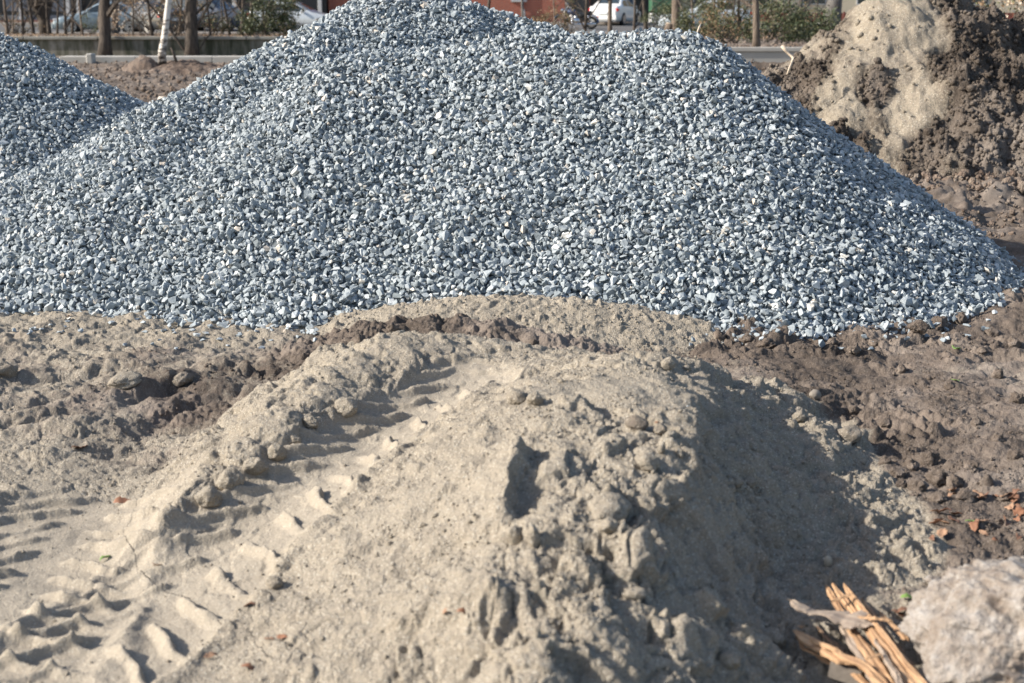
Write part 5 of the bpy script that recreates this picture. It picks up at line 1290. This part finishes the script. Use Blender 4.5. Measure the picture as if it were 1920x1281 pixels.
# ------------------------------------------------------------------ motorcycle
M_MBLUE = paint("motorcycle_blue_paint", (.03, .06, .14), .3); M_LEATH = simple("black_leather", (.02, .02, .02), .5)
mc = empty("motorcycle", (X(1036, 74), 74, bz(X(1036, 74), 74) + .03), R(-8)); tag(mc, "dark blue chrome cruiser motorcycle parked in front of the white car", "motorcycle")
def wheel_m(x, r_, w_):
    V_, F_ = [], []; N = 32; K = 8
    for i in range(N):
        a = i * 2 * math.pi / N
        for j in range(K):
            b = j * 2 * math.pi / K; rr_ = r_ - w_ + math.cos(b) * w_; V_.append((x + math.cos(a) * rr_, math.sin(b) * w_ * .9, r_ + math.sin(a) * rr_))
    for i in range(N):
        for j in range(K): F_.append((i * K + j, i * K + (j + 1) % K, ((i + 1) % N) * K + (j + 1) % K, ((i + 1) % N) * K + j))
    wl = mesh_from("wheel", V_, F_, M_TYRE, mc, smooth=True)
    V_, F_ = [], []
    for i in range(N):
        a = i * 2 * math.pi / N
        for (rr_, yy_) in ((r_ - w_ * 1.6, -.03), (r_ - w_ * 2.1, -.03), (r_ - w_ * 2.1, .03), (r_ - w_ * 1.6, .03)): V_.append((x + math.cos(a) * rr_, yy_, r_ + math.sin(a) * rr_))
    for i in range(N):
        for j in range(4): F_.append((i * 4 + j, i * 4 + (j + 1) % 4, ((i + 1) % N) * 4 + (j + 1) % 4, ((i + 1) % N) * 4 + j))
    for i in range(20):
        a = i * 2 * math.pi / 20; a2 = a + .35 * (1 if i % 2 else -1); k = len(V_); R1 = r_ - w_ * 2
        for (ax_, rr_) in ((a, .03), (a2, R1)):
            c_ = Vector((x + math.cos(ax_) * rr_, 0, r_ + math.sin(ax_) * rr_)); V_ += [c_ + Vector((0, -.004, .004)), c_ + Vector((0, .004, .004)), c_ + Vector((0, 0, -.005))]
        for j in range(3): F_.append((k + j, k + (j + 1) % 3, k + 3 + (j + 1) % 3, k + 3 + j))
    mesh_from("rim", V_, F_, M_CHROME, wl)
    tube("hub", [(x, -.07, r_), (x, .07, r_)], [.05, .05], M_CHROME, 12, wl)
wheel_m(.36, .33, .055); wheel_m(1.98, .32, .07)
def fender(x, r_, a0, a1, w_):
    V_, F_ = [], []; N = 14
    for i in range(N):
        a = R(a0 + (a1 - a0) * i / (N - 1))
        for (dy, rr_) in ((-w_, r_ - .04), (-w_ * .8, r_ + .01), (0, r_ + .03), (w_ * .8, r_ + .01), (w_, r_ - .04)): V_.append((x + math.cos(a) * rr_, dy, .33 + math.sin(a) * rr_))
    for i in range(N - 1):
        for j in range(4): F_.append((i * 5 + j, i * 5 + j + 1, i * 5 + 6 + j, i * 5 + 5 + j))
    o = mesh_from("fender", V_, F_, M_MBLUE, mc, smooth=True); md = o.modifiers.new("thick", 'SOLIDIFY'); md.thickness = .008
fender(.36, .36, 20, 130, .08); fender(1.98, .37, -5, 150, .10)
for s in (-1, 1):
    tube("fork", [(.36, s * .09, .33), (.62, s * .09, .86), (.70, s * .10, 1.02)], [.024, .022, .02], M_CHROME, 8, mc)
    tube("exhaust_pipe", [(.95, s * .12, .42), (1.05, s * .17, .26), (1.5, s * .19, .24), (2.25, s * .2, .27)], [.025, .028, .045, .04], M_CHROME, 10, mc)
    tube("handlebar", [(.70, 0, 1.02), (.74, s * .2, 1.08), (.86, s * .38, 1.10), (.98, s * .40, 1.06)], [.014] * 4, M_CHROME, 8, mc)
    tube("shock_absorber", [(1.96, s * .13, .36), (1.78, s * .13, .70)], [.03, .03], M_CHROME, 8, mc)
    tube("mirror", [(.76, s * .25, 1.09), (.72, s * .32, 1.24), (.71, s * .33, 1.25), (.70, s * .33, 1.25)], [.008, .008, .055, .05], M_CHROME, 10, mc)
tube("headlamp", [(.62, 0, .93), (.56, 0, .93), (.47, 0, .92), (.45, 0, .92)], [.05, .09, .10, .09], M_CHROME, 16, mc)
tube("fuel_tank", [(.74, 0, .84), (.86, 0, .86), (1.02, 0, .85), (1.2, 0, .78), (1.3, 0, .74)], [.05, .15, .17, .13, .06], M_MBLUE, 14, mc)
tube("seat", [(1.24, 0, .70), (1.4, 0, .67), (1.62, 0, .69), (1.7, 0, .76), (1.95, 0, .80), (2.05, 0, .78)], [.07, .15, .14, .12, .12, .04], M_LEATH, 12, mc)
tube("engine", [(.92, 0, .40), (1.0, 0, .42), (1.35, 0, .42), (1.45, 0, .42)], [.08, .16, .16, .10], M_CHROME, 12, mc)
tube("cylinder", [(1.05, 0, .45), (.95, 0, .72)], [.10, .09], M_RIM, 12, mc); tube("cylinder", [(1.12, 0, .45), (1.24, 0, .70)], [.10, .09], M_RIM, 12, mc)
tube("frame", [(.70, 0, .98), (.80, 0, .5), (.95, 0, .24), (1.5, 0, .24), (1.98, 0, .33)], [.03] * 5, M_BLACKP, 8, mc); tube("frame", [(.70, 0, .98), (1.2, 0, .66), (1.8, 0, .62), (1.98, 0, .33)], [.028] * 4, M_BLACKP, 8, mc)
tube("tail_light", [(2.28, 0, .60), (2.34, 0, .60)], [.045, .035], M_RED, 10, mc); tube("kickstand", [(1.15, -.1, .25), (1.1, -.28, .02)], [.014, .012], M_CHROME, 6, mc)

# ------------------------------------------------------------------ buildings and fences
def brick_mat(name, c1, c2, mor, scale=1.0):
    m, t, b = newmat(name); tc = nd(t, "ShaderNodeTexCoord"); sx = nd(t, "ShaderNodeSeparateXYZ"); lk(t, tc.outputs["Object"], sx.inputs[0]); cx = nd(t, "ShaderNodeCombineXYZ"); lk(t, sx.outputs[0], cx.inputs[0]); lk(t, sx.outputs[2], cx.inputs[1])
    br = nd(t, "ShaderNodeTexBrick"); br.inputs["Scale"].default_value = 4.0 * scale; br.inputs["Color1"].default_value = (*c1, 1); br.inputs["Color2"].default_value = (*c2, 1); br.inputs["Mortar"].default_value = (*mor, 1); br.inputs["Mortar Size"].default_value = .015
    lk(t, cx.outputs[0], br.inputs["Vector"]); lk(t, br.outputs[0], b.inputs["Base Color"]); b.inputs["Roughness"].default_value = .9; return m
M_BRICK = brick_mat("red_brick", (.34, .105, .065), (.27, .085, .055), (.30, .22, .18))
M_DPANEL = simple("dark_shopfront", (.018, .020, .024), .35, var=.3, scale=.6); M_WHITEC = simple("white_plaster", (.45, .46, .46), .8, var=.1, scale=1); M_BLUEG = simple("blue_metal", (.035, .07, .12), .5, var=.2, scale=3); M_GREYB = simple("grey_blue_cladding", (.16, .18, .21), .7, var=.2, scale=.8)
M_FENCE = simple("dark_red_fence", (.15, .045, .035), .8, var=.25, scale=2); M_CREAM = simple("cream_render", (.50, .44, .33), .85, var=.1, scale=1); M_REDB = simple("rough_red_base", (.20, .10, .075), .9, var=.2)
D = 93.0
# left building with a dark shop front between pale columns
bl = empty("shop_building", (0, D, .8)); tag(bl, "dark-fronted building with pale columns behind the silver car", "building")
boxes("wall", [(-45, X(610, D), .6, 9, -.5, 7.5)], M_DPANEL, bl); boxes("upper_wall", [(-45, X(610, D), -.2, .6, 2.6, 7.6)], M_GREYB, bl, .02)
for px in (-60, 40, 128, 148, 205, 300, 372, 440, 520, 600): boxes("column", [(X(px, D) - .12, X(px, D) + .12, -.15, .15, -.2, 2.6)], M_WHITEC, bl, .01)
boxes("step", [(-45, X(610, D), -.9, -.16, -.2, .16)], M_REDB, bl)
boxes("plinth", [(-45, X(610, D), .2, .6, -.2, .45)], M_GREYB, bl)
for px, w_ in ((0, 2.2), (80, 1.2), (180, .9), (255, 1.6), (335, 1.4), (480, 1.7)): boxes("window", [(X(px, D), X(px, D) + w_, .53, .58, .7, 2.3)], M_GREYB, bl)
# brick building
bb = empty("brick_building", (0, D + 1, .8)); tag(bb, "red brick building with a white drainpipe behind the motorcycle", "building")
boxes("wall", [(X(612, D), X(1108, D), 0, 9, -.5, 7.5)], M_BRICK, bb)
boxes("wall", [(X(1108, D), X(1240, D), 1.2, 9, -.5, 7.5)], M_DPANEL, bb)
boxes("brick_band", [(X(900, D), X(1040, D), -.03, -.002, -.3, .45)], brick_mat("darker_brick", (.24, .08, .055), (.20, .07, .05), (.2, .15, .12)), bb)
boxes("window_sill", [(X(958, D), X(988, D), -.14, -.002, 1.28, 1.40)], M_WHITEC, bb); w_ = boxes("window", [(X(959, D), X(987, D), -.05, -.003, 1.41, 2.6)], M_WHITEC, bb, .01); boxes("pane", [(X(961, D), X(985, D), -.062, -.051, 1.47, 2.55)], M_GLASS, w_)
boxes("doorway", [(X(1060, D), X(1106, D), -.06, -.003, -.2, 2.4)], M_DPANEL, bb)
tube("drainpipe", [(X(980, D), -.12, 3), (X(980, D), -.12, .9), (X(983, D), -.14, .7), (X(984, D), -.14, .1)], [.06] * 4, M_WHITEC, 10, bb)
boxes("gate_panel", [(X(1164, D), X(1192, D), .9, 1.0, -.1, 3)], M_BLUEG, bb)
for i in range(5): boxes("gate_bar", [(X(1164 + i * 7, D) - .02, X(1164 + i * 7, D) + .02, .84, .90, -.1, 3)], M_WHITEC if i == 4 else M_BLUEG, bb)
# green kiosk, white wall and red fence on the right
M_GREEN = simple("green_tarpaulin", (.03, .10, .055), .6, var=.2, scale=2)
gk = empty("green_kiosk", (0, 90, .8)); tag(gk, "green-sided kiosk glimpsed between the leaning trunk and the sturdy trunk", "kiosk")
boxes("side_panel", [(X(1222, 90), X(1262, 90), 0, 2, .6, 2.6)], M_GREEN, gk, .03); boxes("roof", [(X(1218, 90), X(1266, 90), -.2, 2.2, 2.61, 2.75)], M_WHITEC, gk, .02); boxes("base", [(X(1222, 90), X(1262, 90), .05, 1.95, -.1, .595)], M_WHITEC, gk)
rf = empty("red_fence", (0, 86, .8)); tag(rf, "dark red boarded fence in front of the cream building", "fence")
boxes("board_panel", [(X(1392, 86) + i * .18, X(1392, 86) + i * .18 + .165, 0, .04, -.1, .62) for i in range(150)], M_FENCE, rf)
for i in range(14): boxes("post", [(X(1392, 86) + i * 2 - .04, X(1392, 86) + i * 2 + .04, -.06, -.002, -.1, .70)], M_FENCE, rf)
cb = empty("cream_building", (0, 97, .8)); tag(cb, "cream building above the dark red fence at the upper right", "building")
boxes("wall", [(X(1240, 97), 60, 0, 9, -.5, 7)], M_CREAM, cb)
for i in range(9):
    w_ = boxes("window", [(X(1300, 97) + i * 3.6, X(1300, 97) + i * 3.6 + 1.6, -.05, -.003, 1.1, 2.7)], M_WHITEC, cb, .01); boxes("pane", [(X(1300, 97) + i * 3.6 + .08, X(1300, 97) + i * 3.6 + 1.52, -.062, -.051, 1.18, 2.62)], M_GLASS, w_)

# ------------------------------------------------------------------ tell look-alikes apart by their order in the row
ORD = "leftmost,second,third,fourth,fifth,sixth,seventh,eighth,ninth,tenth,eleventh,twelfth,thirteenth,fourteenth,fifteenth,sixteenth,seventeenth,eighteenth,nineteenth,twentieth,twenty-first,twenty-second,twenty-third,twenty-fourth,twenty-fifth,twenty-sixth,twenty-seventh,twenty-eighth,twenty-ninth,thirtieth,thirty-first,thirty-second,thirty-third,thirty-fourth,thirty-fifth,thirty-sixth,thirty-seventh,thirty-eighth,thirty-ninth,fortieth,forty-first,forty-second,forty-third,forty-fourth,forty-fifth,forty-sixth,forty-seventh,forty-eighth,forty-ninth,fiftieth".split(",")
SHORT = {"thin bare sapling": "thin bare sapling among the trees along the street", "dark brown earth clod between": "dark brown clod on the bank behind the sand heap", "brown earth clod close to": "brown clod by the right foot of the gravel heap", "dark earth clod in the mound": "dark clod in the mound right of the sand heap",
         "brown earth clod on the trampled": "brown clod on the trampled right-hand ground", "loose grey stone on the sand": "loose grey stone below the gravel's left foot", "loose grey stone on the earth": "loose grey stone by the gravel's right foot", "crumpled dry leaf in": "crumpled dry leaf in the drift beside the pale concrete lump"}
byl = {}
for o in list(COL.objects):
    if o.parent is None and "label" in o:
        for k, v in SHORT.items():
            if o["label"].startswith(k): byl.setdefault(v, []).append(o)
for v, L_ in byl.items():
    L_.sort(key=lambda o: o.location.x / o.location.y)
    for i, o in enumerate(L_): o["label"] = v + (", leftmost one" if i == 0 else ", " + ORD[min(i, 49)] + " from the left")
